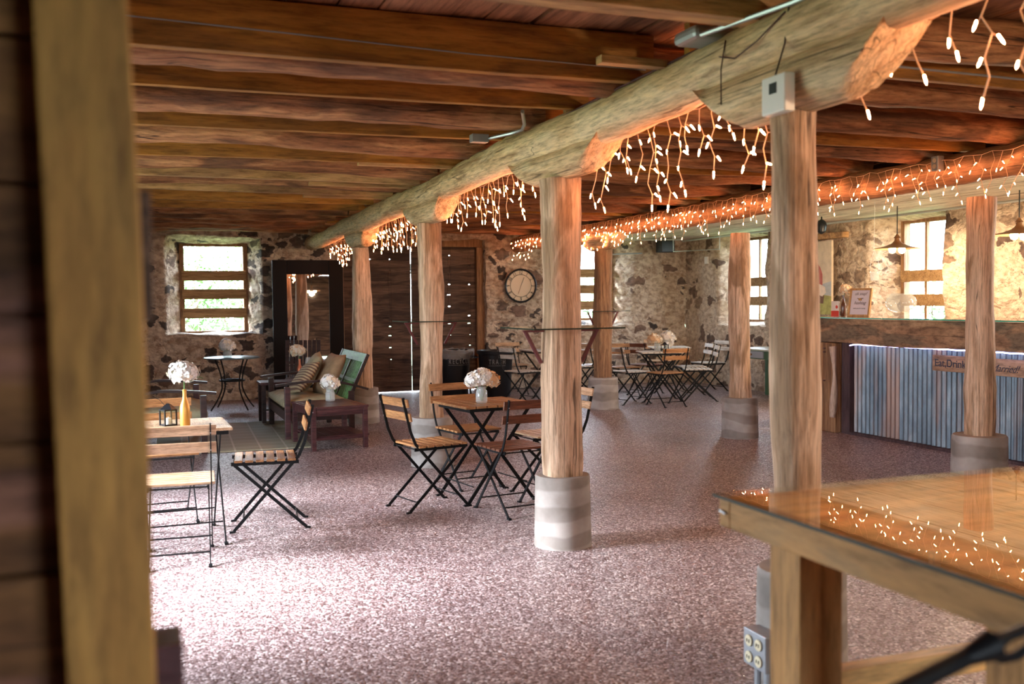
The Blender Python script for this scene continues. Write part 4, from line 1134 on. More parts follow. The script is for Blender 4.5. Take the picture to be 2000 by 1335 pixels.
while yy > Y0:
    wdt = .72; mb = MB(); q = []
    steps = 74
    for i in range(steps + 1):
        y_ = yy - wdt * i / steps
        q.append((7.055 + .009 * math.sin(2 * PI * (y_) / .062) - .003 * (sid % 2), y_))
    for (x_, y_), (x2, y2) in zip(q[:-1], q[1:]):
        mb.add([(x_, y_, .03), (x2, y2, .03), (x2, y2, .975), (x_, y_, .975)], [(0, 1, 2, 3)], True)
    mb.b2(7.075, 7.08, yy - wdt, yy, .03, .97)
    mb.build('corrugated_sheet', M['galv'], bar, merge=True, angle=80); yy -= wdt - .04; sid += 1
mb = MB(); mb.b2(7.09, 7.7, Y0, Y1, .02, .96); mb.b2(7.0, 7.09, Y0, Y1, 0, .028); mb.build('bar_body', M['rail'], bar)
mb = MB(); mb.b2(7.0, 7.10, Y1, Y1 + .13, 0, .97); mb.build('end_board', M['rail'], bar, bevel=.004)
mb = MB(); mb.b2(6.93, 7.12, 8.77, 9.10, 0, .965); mb.build('end_post', M['postgrey'], bar, bevel=.012)
M['slab'] = wood('pale split slab', (.55, .42, .34), (.42, .30, .23), (.2, .13, .09), 'Z', fine=30, along=1.2, crack=.4)
mb = MB(); sl = [(6.915 + .006 * math.sin(z * 5), 8.775 + .02 * math.sin(z * 6 + 1), z) for z in [i * .095 + .17 for i in range(9)]]
mb.tube(sl, [.03 + .012 * math.sin(i * .9) for i in range(9)], 10); mb.build('split_slab', M['slab'], bar)
mb = MB()
for z in (.86, .90):
    mb.lathe([(.014, 0), (.014, .012)], (6.915, 8.93, z), 8, capt=True)
mb.lathe([(.014, 0), (.014, .012)], (6.915, 8.93, .55), 8, capt=True)
mb.build('bolt', M['maroon'], bar)
M['led'] = plain('led strip', (.8, .8, 1), .4, emit=(.55, .50, 1.0), es=7)
mb = MB(); mb.tube([(6.985, Y1 - .02, .945)] + [(6.99, Y1 - .08 - i * .1, .957 + .004 * (i % 2)) for i in range(46)], .006, 6); mb.build('led_strip', M['led'], bar)
gt = thing('glass_bartop', 'clear glass sheet with green edge lying along the bar top', 'glass top', (0, 0, 0))
for (a, b) in ((8.02, 9.26), (4.0, 8.012)):
    mb = MB(); mb.b2(6.90, 7.80, a, b, 1.230, 1.242); o = mb.build('glass_pane', M['glass'], gt)
    mb = MB(); mb.b2(6.896, 6.90, a, b, 1.230, 1.242); mb.build('glass_edge', M['glassedge'], gt)

sg = thing('wooden_sign', 'narrow plank sign with dark lettering hung on the corrugated bar front', 'sign', (7.03, 7.46, .755))
mb = MB(); mb.box((-.005, -.78, .072), (.018, 1.56, .150)); M['signwood'] = wood('sign plank', (.42, .28, .20), (.33, .21, .14), (.16, .09, .06), 'Y', fine=9, along=1.5, crack=.3); mb.build('plank', M['signwood'], sg, bevel=.004)
M['ink'] = plain('blue black paint', (.03, .035, .06), .6)
text_mesh('lettering', 'Eat,Drink', .098, M['ink'], sg, frame_mat((-.016, -.03, .042), (0, -1, 0), (0, 0, 1)), xs=1.02, bold=.0006, depth=.001)
# small serifs for the roman lettering
mb = MB()
for (y_, z_, w_) in ((-.036, .042, .030), (-.036, .109, .030), (-.215, .042, .022), (-.215, .109, .022), (-.30, .042, .03), (-.335, .042, .03), (-.385, .042, .03)):
    mb.box((-.017, y_ - .006, z_), (.002, w_, .004))
mb.build('serif', M['ink'], sg)
text_mesh('lettering', '& be', .07, M['ink'], sg, frame_mat((-.016, -.52, .05), (0, -1, 0), (0, 0, 1)), shear=.3, depth=.001)
text_mesh('lettering', 'Married!', .088, M['ink'], sg, frame_mat((-.016, -.70, .035), (0, -1, 0), (0, 0, 1)), shear=.55, xs=.95, depth=.001)

# things on the bar
pf = thing('framed_sign', 'wood-framed white card sign standing on the glass bar top', 'framed sign', (7.26, 8.80, 1.243), D(-90 + 9))
Rp = Matrix.Rotation(D(-9), 3, 'X')
mb = MB()
for (cx_, cz_, sx_, sz_) in ((-.135, .155, .022, .31), (.135, .155, .022, .31), (0, .011, .29, .022), (0, .299, .29, .022)):
    mb.box(Rp @ Vector((cx_, 0, cz_)), (sx_, .018, sz_), Rp)
M['oak'] = wood('light oak frame', (.60, .36, .16), (.48, .27, .11), (.3, .16, .06), 'Z', fine=20, along=2, crack=0); mb.build('picture_frame', M['oak'], pf)
M['paper'] = plain('lilac white card', (.66, .60, .66), .5)
mb = MB(); mb.box(Rp @ Vector((0, .002, .155)), (.25, .006, .27), Rp); mb.build('card', M['paper'], pf)
mb = MB(); mb.bar((0, .02, .2), (0, .085, .002), .04, .004); mb.build('easel_leg', M['oak'], pf)
M['grey_ink'] = plain('grey ink', (.20, .17, .19), .6)
for (txt, z, sz, sh) in (('oh snap!', .235, .048, .35), ('share it with', .195, .017, 0), ('hashtag', .135, .052, .35), ('thank you for coming', .085, .019, 0)):
    text_mesh('lettering', txt, sz, M['grey_ink'], pf, frame_mat(Rp @ Vector((0, -.003, z)), (1, 0, 0), Rp @ Vector((0, 0, 1))), shear=sh, align='CENTER', depth=.0008)
cd_ = thing('gift_card', 'small red and white folded card on the bar beside the brown bottle', 'card', (7.22, 9.13, 1.243), D(-90))
mb = MB(); mb.box((0, 0, .085), (.125, .012, .17)); mb.build('card', M['white'], cd_)
M['red'] = plain('red print', (.70, .05, .025), .5)
mb = MB(); mb.box((0, -.007, .032), (.125, .003, .062)); mb.build('red_band', M['red'], cd_)
mb = MB(); mb.lathe([(.018, 0), (.019, .002), (.001, .0025)], seg=14); o = mb.build('red_dot', M['red'], cd_); o.rotation_euler = (PI / 2, 0, 0); o.location = (.03, -.006, .105)
M['brownglass'] = plain('brown bottle glass', (.10, .035, .018), .12)
bottle((7.24, 9.02, 1.243), 'brown bottle with a peach hydrangea beside the framed sign on the bar', M['brownglass'], h=.235, r=.028, bloom=(.062, .30, 'p', .03))
vb = thing('glass_vase', 'round clear fishbowl vase on the bar top', 'vase', (7.35, 8.26, 1.243))
mb = MB(); mb.lathe([(.085, 0), (.09, .008), (.075, .035), (.12, .07), (.152, .12), (.155, .155), (.14, .20), (.105, .235), (.10, .245), (.094, .245), (.10, .232), (.132, .198), (.147, .155), (.143, .12), (.11, .074), (.03, .05)], seg=32)
mb.build('bowl', glass_mat('vase glass', (.96, .98, .98), body=.12), vb)
hj = thing('hanging_votive', 'small glass votive jar hanging on white wire above the bar', 'hanging candle', (7.6, 8.95, 1.63))
mb = MB(); mb.lathe([(.03, 0), (.042, .01), (.046, .09), (.054, .105), (.050, .105), (.042, .09), (.038, .012)], seg=20); mb.build('votive_glass', M['jar'], hj)
M['wire'] = plain('white wire', (.8, .8, .78), .4)
mb = MB(); mb.tube([(0, .048, .09), (0, .075, .16), (0, .05, .25), (0, .01, .33), (0, 0, .88)], .0022, 6); mb.tube([(0, -.048, .09), (0, -.075, .16), (0, -.05, .25), (0, 0, .33)], .0022, 6); mb.build('hanger', M['wire'], hj)

# ------------------------------------------------------------------ pendant lamps
M['brass'] = plain('aged copper shade', (.30, .15, .07), .4, .7)
M['bulbglow'] = plain('lit globe bulb', (1, .9, .7), .4, emit=(1, .70, .34), es=30)


def pendant(loc, label, top):
    t = thing('pendant_lamp', label, 'pendant lamp', loc, .3, 'pendant lamps over the bar')
    mb = MB(); mb.lathe([(.265, -.022), (.267, -.02), (.14, .008), (.07, .035), (.045, .055), (.03, .075), (.028, .10), (.04, .105), (.02, .13), (.008, .15)], seg=36, capb=False, capt=True)
    mb.lathe([(.262, -.024), (.14, .003), (.07, .03), (.02, .045)], seg=36, capb=False); mb.build('lamp_shade', M['brass'], t)
    mb = MB(); mb.tube([(0, 0, .14), (0, 0, top - loc[2])], .006, 6); mb.build('cord', M['petrol'], t)
    for s in (-1, 1):
        mb = MB(); mb.tube([(0, 0, .03), (s * .05, 0, .005)], .013, 8); mb.build('socket', M['brass'], t)
        mb = MB(); mb.lathe([(.005, -.045), (.03, -.035), (.042, 0), (.03, .033), (.012, .045)], (s * .10, 0, -.03), 14, capt=True); mb.build('bulb', M['bulbglow'], t)
    l = bpy.data.lights.new('pendant_light', 'POINT'); l.energy = 75; l.color = (1, .72, .45); l.shadow_soft_size = .06
    o = bpy.data.objects.new('pendant_light', l); COL.objects.link(o); o.parent = t; o.location = (0, 0, -.11)
    return t


pendant((8.2, 9.28, 2.03), 'copper disc pendant lamp with two bulbs in front of the bar window', 2.50)
pendant((8.2, 7.57, 2.08), 'copper disc pendant lamp cut by the right edge of the view', 2.50)
pendant((3.5, 1.1, 2.12), 'added copper disc lamp out of view on the right, placed to light the high table', 2.50)  # added lamp, never in view: warms the table top and nearest post
pendant((8.2, 5.8, 2.08), 'extra copper disc lamp added out of view to brighten the near end of the bar', 2.50)  # unseen extra lamp, put in only to brighten the bar side

# ------------------------------------------------------------------ painting, desk, cart, speaker on the right wall
pt = thing('painting', 'canvas painting of a red barn and white flowers on the stone wall behind the bar', 'painting', (8.93, 11.77, 1.22), D(-90))
mb = MB(); mb.box((0, 0, .51), (.82, .035, 1.02)); M['canvas'] = plain('painted sky canvas', (.66, .56, .42), .7, noise_amt=.10); mb.build('canvas', M['canvas'], pt)
M['pbarn'] = plain('painted barn red', (.50, .15, .13), .8, noise_amt=.15); M['pgrass'] = plain('painted grass', (.36, .36, .12), .8, noise_amt=.3); M['pdark'] = plain('painted brown', (.18, .10, .07), .8); M['pflower'] = plain('painted blossoms', (.78, .66, .56), .8, noise_amt=.15); M['pblue'] = plain('painted blue mist', (.44, .48, .50), .8, noise_amt=.1)


def flat(name, poly, m, y=-.019):
    mb = MB(); mb.add([(x, y, z) for x, z in poly] + [(x, y + .0015, z) for x, z in poly], [tuple(range(len(poly)))] + [(i, i + len(poly), (i + 1) % len(poly) + len(poly), (i + 1) % len(poly)) for i in range(len(poly))]); return mb.build(name, m, pt)


flat('painted_grass', [(-.41, 0), (.41, 0), (.41, .25), (.2, .28), (0, .25), (-.2, .29), (-.41, .26)], M['pgrass'], -.0185)
flat('painted_mist', [(.05, .28), (.41, .26), (.41, .46), (.2, .42), (.05, .40)], M['pblue'], -.0190)
flat('painted_barn', [(-.12, .27), (.22, .27), (.22, .56), (.17, .66), (.06, .76), (-.05, .66), (-.12, .56)], M['pbarn'], -.0200)
flat('painted_window', [(.08, .56), (.12, .56), (.12, .61), (.08, .61)], M['pdark'], -.0210)
flat('painted_cart', [(.0, .17), (.24, .15), (.26, .28), (-.02, .30)], M['pdark'], -.0215)
flat('painted_flowers', [(-.06, .28), (.02, .25), (.12, .28), (.22, .25), (.30, .30), (.28, .38), (.18, .42), (.06, .43), (-.04, .37)], M['pflower'], -.0225)
mb = MB(); mb.b2(8.93, 9.06, 11.15, 12.4, 2.27, 2.35); tag(mb.build('wood_lintel', M['sawnlight'], bevel=.008), 'short wooden lintel set in the stone above the barn painting', 'lintel')
dk = thing('desk', 'green painted desk with a grey drawer against the right wall', 'desk', (8.55, 11.95, 0))
M['gtop'] = plain('pale green desk top', (.42, .46, .36), .4); M['dgreen'] = plain('dark green paint', (.05, .12, .06), .5); M['greydrawer'] = plain('grey drawer front', (.30, .32, .34), .5)
mb = MB(); mb.b2(-.30, .30, -.80, .80, .70, .725); mb.build('desktop', M['gtop'], dk, bevel=.004)
mb = MB(); mb.b2(-.27, .27, -.76, .76, .58, .70); mb.build('desk_frame', M['dgreen'], dk)
for sx_ in (-1, 1):
    for sy_ in (-1, 1):
        mb = MB(); mb.box((sx_ * .26, sy_ * .75, .35), (.06, .06, .70)); mb.build('leg', M['dgreen'], dk, bevel=.004)
for y_ in (-.36, .36):
    mb = MB(); mb.b2(-.29, -.268, y_ - .28, y_ + .28, .595, .69); o = mb.build('drawer', M['greydrawer'], dk, bevel=.003)
    mb = MB(); mb.lathe([(.012, 0), (.018, .012), (.004, .02)], seg=12); k_ = mb.build('knob', M['brass'], o); k_.rotation_euler = (0, -PI / 2, 0); k_.location = (-.29, y_, .643)
kt = thing('utility_cart', 'narrow black cart with white top between the desk and the bar post', 'cart', (7.32, 9.62, 0))
mb = MB(); mb.b2(-.2, .2, -.22, .22, .97, 1.02); mb.build('top', M['white'], kt, bevel=.02)
for sx_ in (-1, 1):
    for sy_ in (-1, 1):
        mb = MB(); mb.box((sx_ * .18, sy_ * .2, .485), (.03, .03, .97)); mb.build('leg', M['black'], kt)
for z in (.2, .6, .93):
    mb = MB(); mb.b2(-.18, .18, -.2, .2, z, z + .02); mb.build('shelf', M['black'], kt)
sp = thing('speaker', 'black speaker mounted high on the far wall near the corner', 'speaker', (8.48, 15.22, 2.26), 0)
mb = MB(); mb.b2(-.13, .13, -.09, .12, 0, .20); mb.build('cabinet', M['black'], sp, bevel=.012); mb = MB(); mb.b2(-.02, .02, .12, .26, .08, .12); mb.build('bracket', M['black'], sp)
sp = thing('speaker', 'small black oval speaker hung under the ceiling near the barn painting', 'speaker', (8.3, 10.78, 2.28), 0)
mb = MB(); mb.lathe([(.01, 0), (.055, .03), (.07, .10), (.055, .16), (.015, .19)], seg=18, capt=True); mb.build('cabinet', M['black'], sp); mb = MB(); mb.tube([(0, 0, .18), (0, 0, .27)], .01, 6); mb.build('bracket', M['black'], sp)


def pipe(name, label, pts, r, m, cat='conduit', group=None):
    mb = MB(); mb.tube(pts, r, 8); o = mb.build(name, M[m], angle=60); return tag(o, label, cat, group)


M['paleiron'] = plain('pale painted conduit', (.52, .56, .54), .4, .3)
pipe('conduit', 'long pale conduit running under the ceiling along the right wall', [(8.7, -1, 2.46), (8.7, 6, 2.46), (8.72, 11, 2.455), (8.75, 15.1, 2.45)], .016, 'paleiron')
pipe('conduit', 'pale conduit across the far wall above the black speaker', [(6.1, 15.44, 2.475), (7.4, 15.44, 2.475), (8.75, 15.1, 2.475)], .016, 'paleiron')
pipe('conduit', 'short pipe stub left of the black speaker, above the far window', [(7.5, 15.46, 2.23), (8.15, 15.46, 2.255)], .012, 'iron')
pipe('conduit', 'thin pale rod hanging below the black speaker', [(8.05, 14.2, 2.51), (8.05, 14.2, 2.22), (8.35, 13.3, 2.215), (8.35, 13.3, 2.51)], .008, 'paleiron')
mb = MB(); mb.b2(9.0, 9.06, 14.72, 14.82, 2.05, 2.17); tag(mb.build('switch_box', M['white'], bevel=.004), 'small white box on the right wall near the corner', 'switch')
pipe('power_cable', 'dark cable clipped along the upper left of the nearest log beam', [(2.12, -2, 2.51)] + [(2.163 + .017 * y_ - .012 * math.sin(y_ * 1.7) ** 2, y_, 2.495 + .008 * math.sin(y_ * 2.1)) for y_ in [i * .4 for i in range(0, 18)]], .006, 'maroon', 'cable')
pipe('power_cable', 'thin grey wire stapled across the nearest sawn joist', [(-2, 4.318, 2.62), (-.3, 4.318, 2.615), (.6, 4.318, 2.59), (1.4, 4.318, 2.565), (2.3, 4.318, 2.555)], .0035, 'boxmetal', 'cable')
jb = thing('junction_box', 'small grey junction box with bent conduit under the joists, left of the log beam', 'junction box', (2.02, 6.00, 2.45))
mb = MB(); mb.b2(-.06, .05, -.035, .035, 0, .05); mb.build('box', M['boxmetal'], jb, bevel=.004)
mb = MB(); mb.tube([(.04, 0, .025), (.13, -.22, .03), (.17, -.30, .04), (.14, -.42, .05), (.02, -.70, .07)], .011, 8); mb.build('conduit', M['iron'], jb)
jb = thing('junction_box', 'rounded grey box with straight conduit at the top of the view beside the log beam', 'junction box', (2.20, 3.58, 2.49))
mb = MB(); mb.b2(-.12, .08, -.09, .09, 0, .055); mb.build('box', M['boxmetal'], jb, bevel=.02)
mb = MB(); mb.tube([(-.09, -.09, .01), (-.03, -.60, .0), (0, -1.2, 0)], .011, 8); mb.build('conduit', M['iron'], jb)
ob = thing('outlet_box', 'grey two-socket outlet box on the second log beam among the icicle lights', 'outlet', (5.66, 5.98, 2.40))
mb = MB(); mb.b2(-.03, .03, -.035, .035, 0, .11); mb.build('box', M['boxmetal'], ob, bevel=.004)
for z in (.032, .078):
    mb = MB(); mb.lathe([(.017, 0), (.017, .004), (.001, .005)], seg=14); o = mb.build('socket', M['dial'], ob); o.rotation_euler = (0, -PI / 2, 0); o.location = (-.03, 0, z)
ob = thing('outlet_box', 'grey four-socket outlet box on short conduits beside the nearest concrete pier', 'outlet', (2.10, 3.06, 0))
mb = MB(); mb.b2(-.035, .035, -.07, .07, .10, .235); mb.build('box', M['boxmetal'], ob, bevel=.004)
M['ivory'] = plain('ivory socket', (.70, .62, .42), .4)
for y_ in (-.03, .03):
    for z in (.135, .195):
        mb = MB(); mb.lathe([(.021, 0), (.021, .005), (.001, .006)], seg=16); o = mb.build('socket', M['ivory'], ob); o.rotation_euler = (0, -PI / 2, 0); o.location = (-.036, y_, z)
        mb = MB(); mb.box((0, .007, .0065), (.012, .003, .002)); mb.box((0, -.007, .0065), (.012, .003, .002)); s_ = mb.build('slot', M['black'], o)
for y_ in (-.03, .03):
    mb = MB(); mb.tube([(0, y_, 0), (0, y_, .10)], .013, 8); mb.build('conduit', M['iron'], ob)
th = thing('thermostat', 'white thermostat on the bolster above the nearest post', 'thermostat', (2.13, 3.02, 2.105))
mb = MB(); mb.b2(-.015, .03, -.07, .07, 0, .135); mb.build('case', M['white'], th, bevel=.006)
M['lcd'] = plain('dark lcd', (.035, .05, .045), .25); mb = MB(); mb.b2(-.0175, -.014, -.022, .02, .07, .108); mb.build('display', M['lcd'], th)
mb = MB(); mb.tube([(.0, .01, .13), (.035, .0, .25), (.04, -.02, .39)], .0035, 6); mb.tube([(.03, -.01, .36), (.012, .14, .29), (.010, .28, .26), (.03, .42, .30)], .003, 6); mb.tube([(.0, .36, .10), (.012, .38, .24), (.045, .40, .36)], .003, 6)
mb.build('wire', M['maroon'], th)

pipe('tie_rod', 'thin threaded rod stretched between the two log beams at the top right', [(2.38, 3.38, 2.42), (3.7, 3.43, 2.42), (5.72, 3.47, 2.43)], .005, 'iron', 'rod')

# drink shelves around posts
def drink_shelf(x, y, z, half, pr, label):
    t = thing('glass_shelf', label, 'shelf', (x, y, z), 0, 'glass drink shelves on posts')
    mb = MB(); a, b = half, pr
    for (x0, x1, y0, y1) in ((-a, -b, -a, a), (b, a, -a, a), (-b, b, -a, -b), (-b, b, b, a)):
        mb.b2(x0, x1, y0, y1, 0, .010)
    mb.build('glass_pane', M['glass'], t)
    mb = MB()
    for (x0, x1, y0, y1) in ((-a, a, -a - .002, -a), (-a - .002, -a, -a, a)):
        mb.b2(x0, x1, y0, y1, .001, .009)
    mb.build('glass_edge', M['darkedge'], t)
    for (dx, dy) in ((-1, 0), (1, 0), (0, 1)):
        mb = MB(); p = Vector((dx, dy, 0)); h = (-dy, dx, 0)
        mb.bar(p * (pr - .01) + Vector((0, 0, -.012)), p * (half - .04) + Vector((0, 0, -.012)), .028, .012, h)
        mb.bar(p * (half - .05) + Vector((0, 0, -.01)), p * (pr + .005) + Vector((0, 0, -.20)), .026, .016, h)
        mb.build('bracket', M['redbracket'], t)
    return t


drink_shelf(2.315, 5.41, 1.285, .28, .125, 'square glass shelf with dark red brackets around the mid-room post')
drink_shelf(2.39, 8.52, 1.275, .28, .12, 'square glass shelf around the wavy log post before the barn doors')
drink_shelf(5.76, 12.05, 1.30, .27, .12, 'square glass shelf around the dark rough post near the far window')

# ------------------------------------------------------------------ high table in the right foreground
M['tabletopwood'] = wood('varnished orange pine', (.86, .55, .24), (.76, .45, .17), (.55, .30, .10), 'X', fine=6, along=.8, crack=.15, rough=.45, patch=(.62, .36, .13), pamt=.4)
M['tablewood'] = wood('table pine', (.56, .31, .12), (.46, .24, .085), (.30, .15, .05), 'Y', fine=7, along=.9, crack=.3, patch=(.34, .22, .11), pamt=.4)
M['tableleg'] = wood('table pine leg', (.56, .31, .12), (.46, .24, .085), (.30, .15, .05), 'Z', fine=9, along=1.0, crack=.3)
ht = thing('high_table', 'high pine table under a glass sheet in the right foreground', 'table', (0, 0, 0))
tx0, tx1, ty0, ty1, tz = 1.385, 2.40, 1.10, 2.21, .95
mb = MB()
for i in range(7):
    a = ty0 + .05 + i * (ty1 - ty0 - .1) / 7; mb.b2(tx0 + .05, tx1 - .05, a, a + (ty1 - ty0 - .1) / 7 - .0015, tz - .05, tz - .012)
mb.build('tabletop', M['tabletopwood'], ht)
mb = MB(); mb.b2(tx0, tx0 + .048, ty0, ty1 - .05, tz - .085, tz - .012); mb.b2(tx1 - .048, tx1, ty0, ty1 - .05, tz - .085, tz - .012)
mb.b2(tx0, tx1, ty1 - .0485, ty1, tz - .085, tz - .012); mb.b2(tx0 + .05, tx1 - .05, ty0, ty0 + .048, tz - .085, tz - .012); mb.build('table_edge', M['tablewood'], ht, bevel=.003)
for (x, y) in ((1.53, 2.045), (2.26, 2.045), (1.53, 1.36), (2.26, 1.36)):
    mb = MB(); mb.box((x, y, (tz - .052) / 2), (.125, .125, tz - .052)); mb.build('leg', M['tableleg'], ht, bevel=.005)
mb = MB(); mb.b2(1.59, 2.20, 2.0, 2.05, .46, .525); mb.build('foot_rail', M['tabletopwood'], ht, bevel=.004)
mb = MB(); mb.b2(2.235, 2.285, 1.42, 1.985, .46, .525); mb.build('foot_rail', M['tablewood'], ht, bevel=.004)
mb = MB(); mb.tube([(tx0 - .006, ty1 - .012, tz - .042), (tx0 - .006, ty1 - .038, tz - .046)], .0035, 6); mb.build('staple', M['iron'], ht)
gl_ = thing('glass_tabletop', 'glass sheet covering the high pine table, reflecting the icicle lights', 'glass top', (0, 0, 0))
mb = MB(); mb.b2(tx0 - .012, tx1 + .012, ty0 - .01, ty1 + .01, tz - .010, tz - .002); mb.build('glass_pane', M['tableglass'], gl_)
mb = MB(); mb.b2(tx0 - .014, tx0 - .012, ty0 - .01, ty1 + .01, tz - .010, tz - .002); mb.build('glass_edge', M['darkedge'], gl_)

# black metal stool at the table, its rail reaching into view
st_ = thing('bar_stool', 'black metal stool rail with a forked end under the high table, bottom right', 'stool', (0, 0, 0))
mb = MB(); mb.tube([(.66, .975, .905), (.85, .99, .945), (1.0, 1.0, .978)], .012, 10); mb.tube([(1.0, 1.0, .978), (1.045, 1.0, .989)], [.012, .021], 10)
mb.tube([(1.04, 1.0, .990), (1.068, 1.0, .996), (1.10, 1.0, 1.003), (1.15, 1.0, 1.008)], [.014, .008, .0075, .0075], 8)
mb.tube([(1.04, 1.0, .980), (1.06, 1.0, .968), (1.085, 1.0, .968), (1.11, 1.0, .978), (1.15, 1.0, .99)], .007, 8); mb.build('back_rail', M['steel'], st_)
for (x, z) in ((.66, .92), (1.15, 1.01)):
    mb = MB(); mb.tube([(x, .98, 0), (x, .985, z)], .012, 8); mb.build('leg', M['steel'], st_)
    mb = MB(); mb.tube([(x, .60, 0), (x, .64, .70)], .012, 8); mb.build('leg', M['steel'], st_)
mb = MB(); mb.b2(.64, 1.17, .60, .99, .70, .73); mb.build('seat', M['tablewood'], st_, bevel=.006)

# ------------------------------------------------------------------ icicle lights
M['cordw'] = plain('white light cord', (.80, .52, .34), .5)
M['bulb'] = plain('lit mini bulb', (1, .8, .6), .4, emit=(1, .35, .14), es=80)
bm_ = MB(); bm_.lathe([(.0032, .004), (.0046, -.002), (.0050, -.010), (.0036, -.020), (.0008, -.028)], seg=8, capb=False); bm_.lathe([(.0045, .016), (.005, .004)], seg=8, capt=False)
BULB = None


def icicles(label, x, y0, y1, ztop, side, sp, seed, nb=(2, 5), lean=0.0, pw=3.0, big=1.0, group='icicle light strings'):
    global BULB
    r = random.Random(seed); t = thing('icicle_light_string', label, 'string lights', (x, (y0 + y1) / 2, ztop), 0, group)
    cy = (y0 + y1) / 2; cord = MB(); n = int((y1 - y0) / sp); bulbs = []; top = []
    for i in range(n + 1):
        y = y0 + (y1 - y0) * i / n; top.append((x + r.uniform(-.008, .008), y, ztop - .02 - .018 * math.sin(i * 1.1) ** 2))
    cord.tube([Vector(p) - Vector((x, cy, ztop)) for p in top], .0035 * big, 5)
    for i in range(n):
        p = Vector(top[i]); k = r.choice(range(nb[0], nb[1] + 1)); sgn = r.choice((-1, 1)); pts = [p]
        for j in range(k):
            st = r.uniform(.052, .078); p = p + Vector((side * r.uniform(-.004, .012) + lean, sgn * r.uniform(.018, .045), -st)); sgn = -sgn if r.random() < .8 else sgn
            pts.append(p)
            if j < k - 1 and r.random() < .82:
                q = p + Vector((side * r.uniform(0, .022), -sgn * r.uniform(.012, .035), -r.uniform(-.005, .022))); bulbs.append((q, (q - p).normalized()))
                cord.tube([p - Vector((x, cy, ztop)), q - Vector((x, cy, ztop))], .0022 * big, 4, smooth=True)
        bulbs.append((p, (pts[-1] - pts[-2]).normalized()))
        cord.tube([q - Vector((x, cy, ztop)) for q in pts], .0034 * big, 5)
    cord.build('cord', M['cordw'], t)
    for (q, d) in bulbs[:99]:
        if BULB is None:
            o = bm_.build('bulb', M['bulb'], t); BULB = o.data
        else:
            o = bpy.data.objects.new('bulb', BULB); COL.objects.link(o); o.parent = t
        d = (d + Vector((0, 0, -.6))).normalized()
        o.location = q - Vector((x, cy, ztop)); o.rotation_mode = 'QUATERNION'; o.rotation_quaternion = Vector((0, 0, -1)).rotation_difference(d); o.scale = (big, big, big)
    return t


xa = 2.42
icicles('icicle lights on the nearest end of the long log beam, top right of the view', xa - .06, 1.15, 3.0, 2.36, 1, .135, 1, (2, 5), big=.78)
icicles('icicle lights between the nearest post and the mid-room post', xa, 3.3, 5.25, 2.36, 1, .10, 2, (3, 6), big=.78)
icicles('icicle lights just beyond the mid-room post on the long log beam', xa, 5.6, 7.1, 2.36, 1, .10, 3, (2, 5), big=.78)
icicles('icicle lights before the wavy log post on the long log beam', xa + .04, 7.1, 8.35, 2.36, 1, .10, 4, (2, 5), big=.78)
icicles('icicle lights hanging in front of the barn doors', xa + .08, 8.75, 10.3, 2.35, 1, .09, 5, (2, 5), big=.78)
icicles('icicle lights left of the barn doors, toward the split post', xa + .10, 10.3, 11.7, 2.34, 1, .09, 6, (2, 5), big=.78)
icicles('small cluster of icicle lights at the far end of the long beam, above the mirror', xa + .13, 12.5, 14.6, 2.32, 1, .12, 7, (2, 5), big=.78)
xb = 5.67
for i, (a, b, lab) in enumerate(((3.4, 5.2, 'on the second log beam, cut by the right edge of the view'), (5.2, 7.0, 'on the second log beam around the outlet box and cracked post'), (7.0, 8.8, 'on the second log beam in front of the bar pendant lamp'),
                                 (8.8, 10.6, 'on the second log beam just beyond the reddish round post'), (10.6, 12.3, 'on the second log beam above the far right tables'), (12.3, 14.0, 'on the second log beam past the dark rough post'), (14.0, 15.3, 'clustered at the far end of the second beam above the clock'))):
    icicles('dense icicle lights ' + lab, xb, a, b, 2.50, -1, .088, 20 + i, (2, 5), big=.6)

# ------------------------------------------------------------------ outside
def ground_mat():
    m, n, l, b = mat('lawn'); v = coords(n, l, (1, 1, 1), rnd=False); no = N(n, 'ShaderNodeTexNoise'); no.inputs['Scale'].default_value = 2; no.inputs['Detail'].default_value = 6; l.new(v, no.inputs[0])
    r = ramp(n, [(.3, (.10, .15, .06)), (.7, (.17, .23, .10))]); l.new(no.outputs[0], r.inputs[0]); l.new(r.outputs[0], b.inputs['Base Color']); b.inputs['Roughness'].default_value = .9
    return m


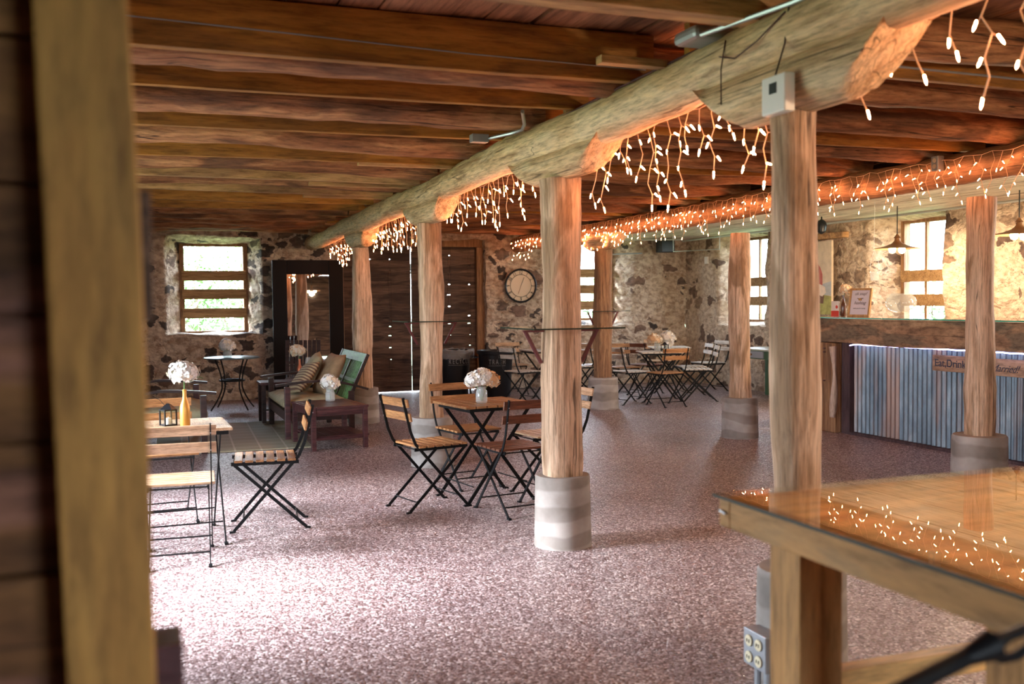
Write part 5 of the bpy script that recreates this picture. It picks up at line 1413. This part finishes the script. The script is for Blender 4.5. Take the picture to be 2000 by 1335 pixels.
g = MB(); g.b2(-60, 70, YF + .5, 90, -.4, -.12); g.b2(XR + .6, 70, -60, YF + .5, -.4, -.12); g.b2(-60, XL - .6, -60, YF + .5, -.4, -.12); g.b2(XL - .6, XR + .6, -60, YN - .6, -.4, -.12)
o = g.build('ground', ground_mat()); o['kind'] = 'structure'
M['leafy'] = plain('pale spring leaves', (.13, .24, .07), .6)
M['bark'] = plain('bark', (.16, .11, .07), .9)


def shrub(x, y, w, h, label, n=2600, seed=0):
    t = thing('shrub', label, 'shrub', (x, y, -.12), 0, 'shrubs outside the windows'); r = random.Random(seed); mb = MB()
    blobs = [(r.uniform(-w, w) * .5, r.uniform(-w, w) * .3, r.uniform(.25, .95) * h, r.uniform(.2, .38) * w) for _ in range(14)]
    for i in range(n):
        bx_, by_, bz_, br_ = r.choice(blobs); d = Vector((r.gauss(0, 1), r.gauss(0, 1), r.gauss(0, 1))).normalized(); p = Vector((bx_, by_, bz_)) + d * br_ * r.uniform(.6, 1.05)
        u = Vector((r.uniform(-1, 1), r.uniform(-1, 1), r.uniform(-.6, .6))).normalized(); v_ = u.orthogonal().normalized(); s = r.uniform(.05, .09)
        mb.add([p - u * s, p + v_ * s * .4, p + u * s, p - v_ * s * .4], [(0, 1, 2, 3)])
    mb.build('foliage', M['leafy'], t)
    mb = MB()
    for i in range(5):
        mb.tube([(r.uniform(-.15, .15), r.uniform(-.1, .1), 0), (r.uniform(-.5, .5) * w * .5, 0, h * .4), (r.uniform(-.8, .8) * w * .5, r.uniform(-.2, .2), h * .85)], [.04, .025, .01], 6)
    mb.build('stem', M['bark'], t)


shrub(.7, 19.6, 2.2, 2.4, 'pale green shrub outside the left window', seed=1)
shrub(1.9, 21.4, 2.8, 3.4, 'taller shrub behind the first one outside the left window', n=3200, seed=2)
shrub(-.3, 22.5, 2.8, 3.0, 'shrub at the left of the view through the left window', seed=3)
shrub(12.0, 12.4, 2.0, 1.7, 'low shrub outside the right wall windows', n=1800, seed=4)
shrub(8.4, 20.0, 2.4, 2.0, 'shrub outside the far window behind the dark rough post', n=1800, seed=5)
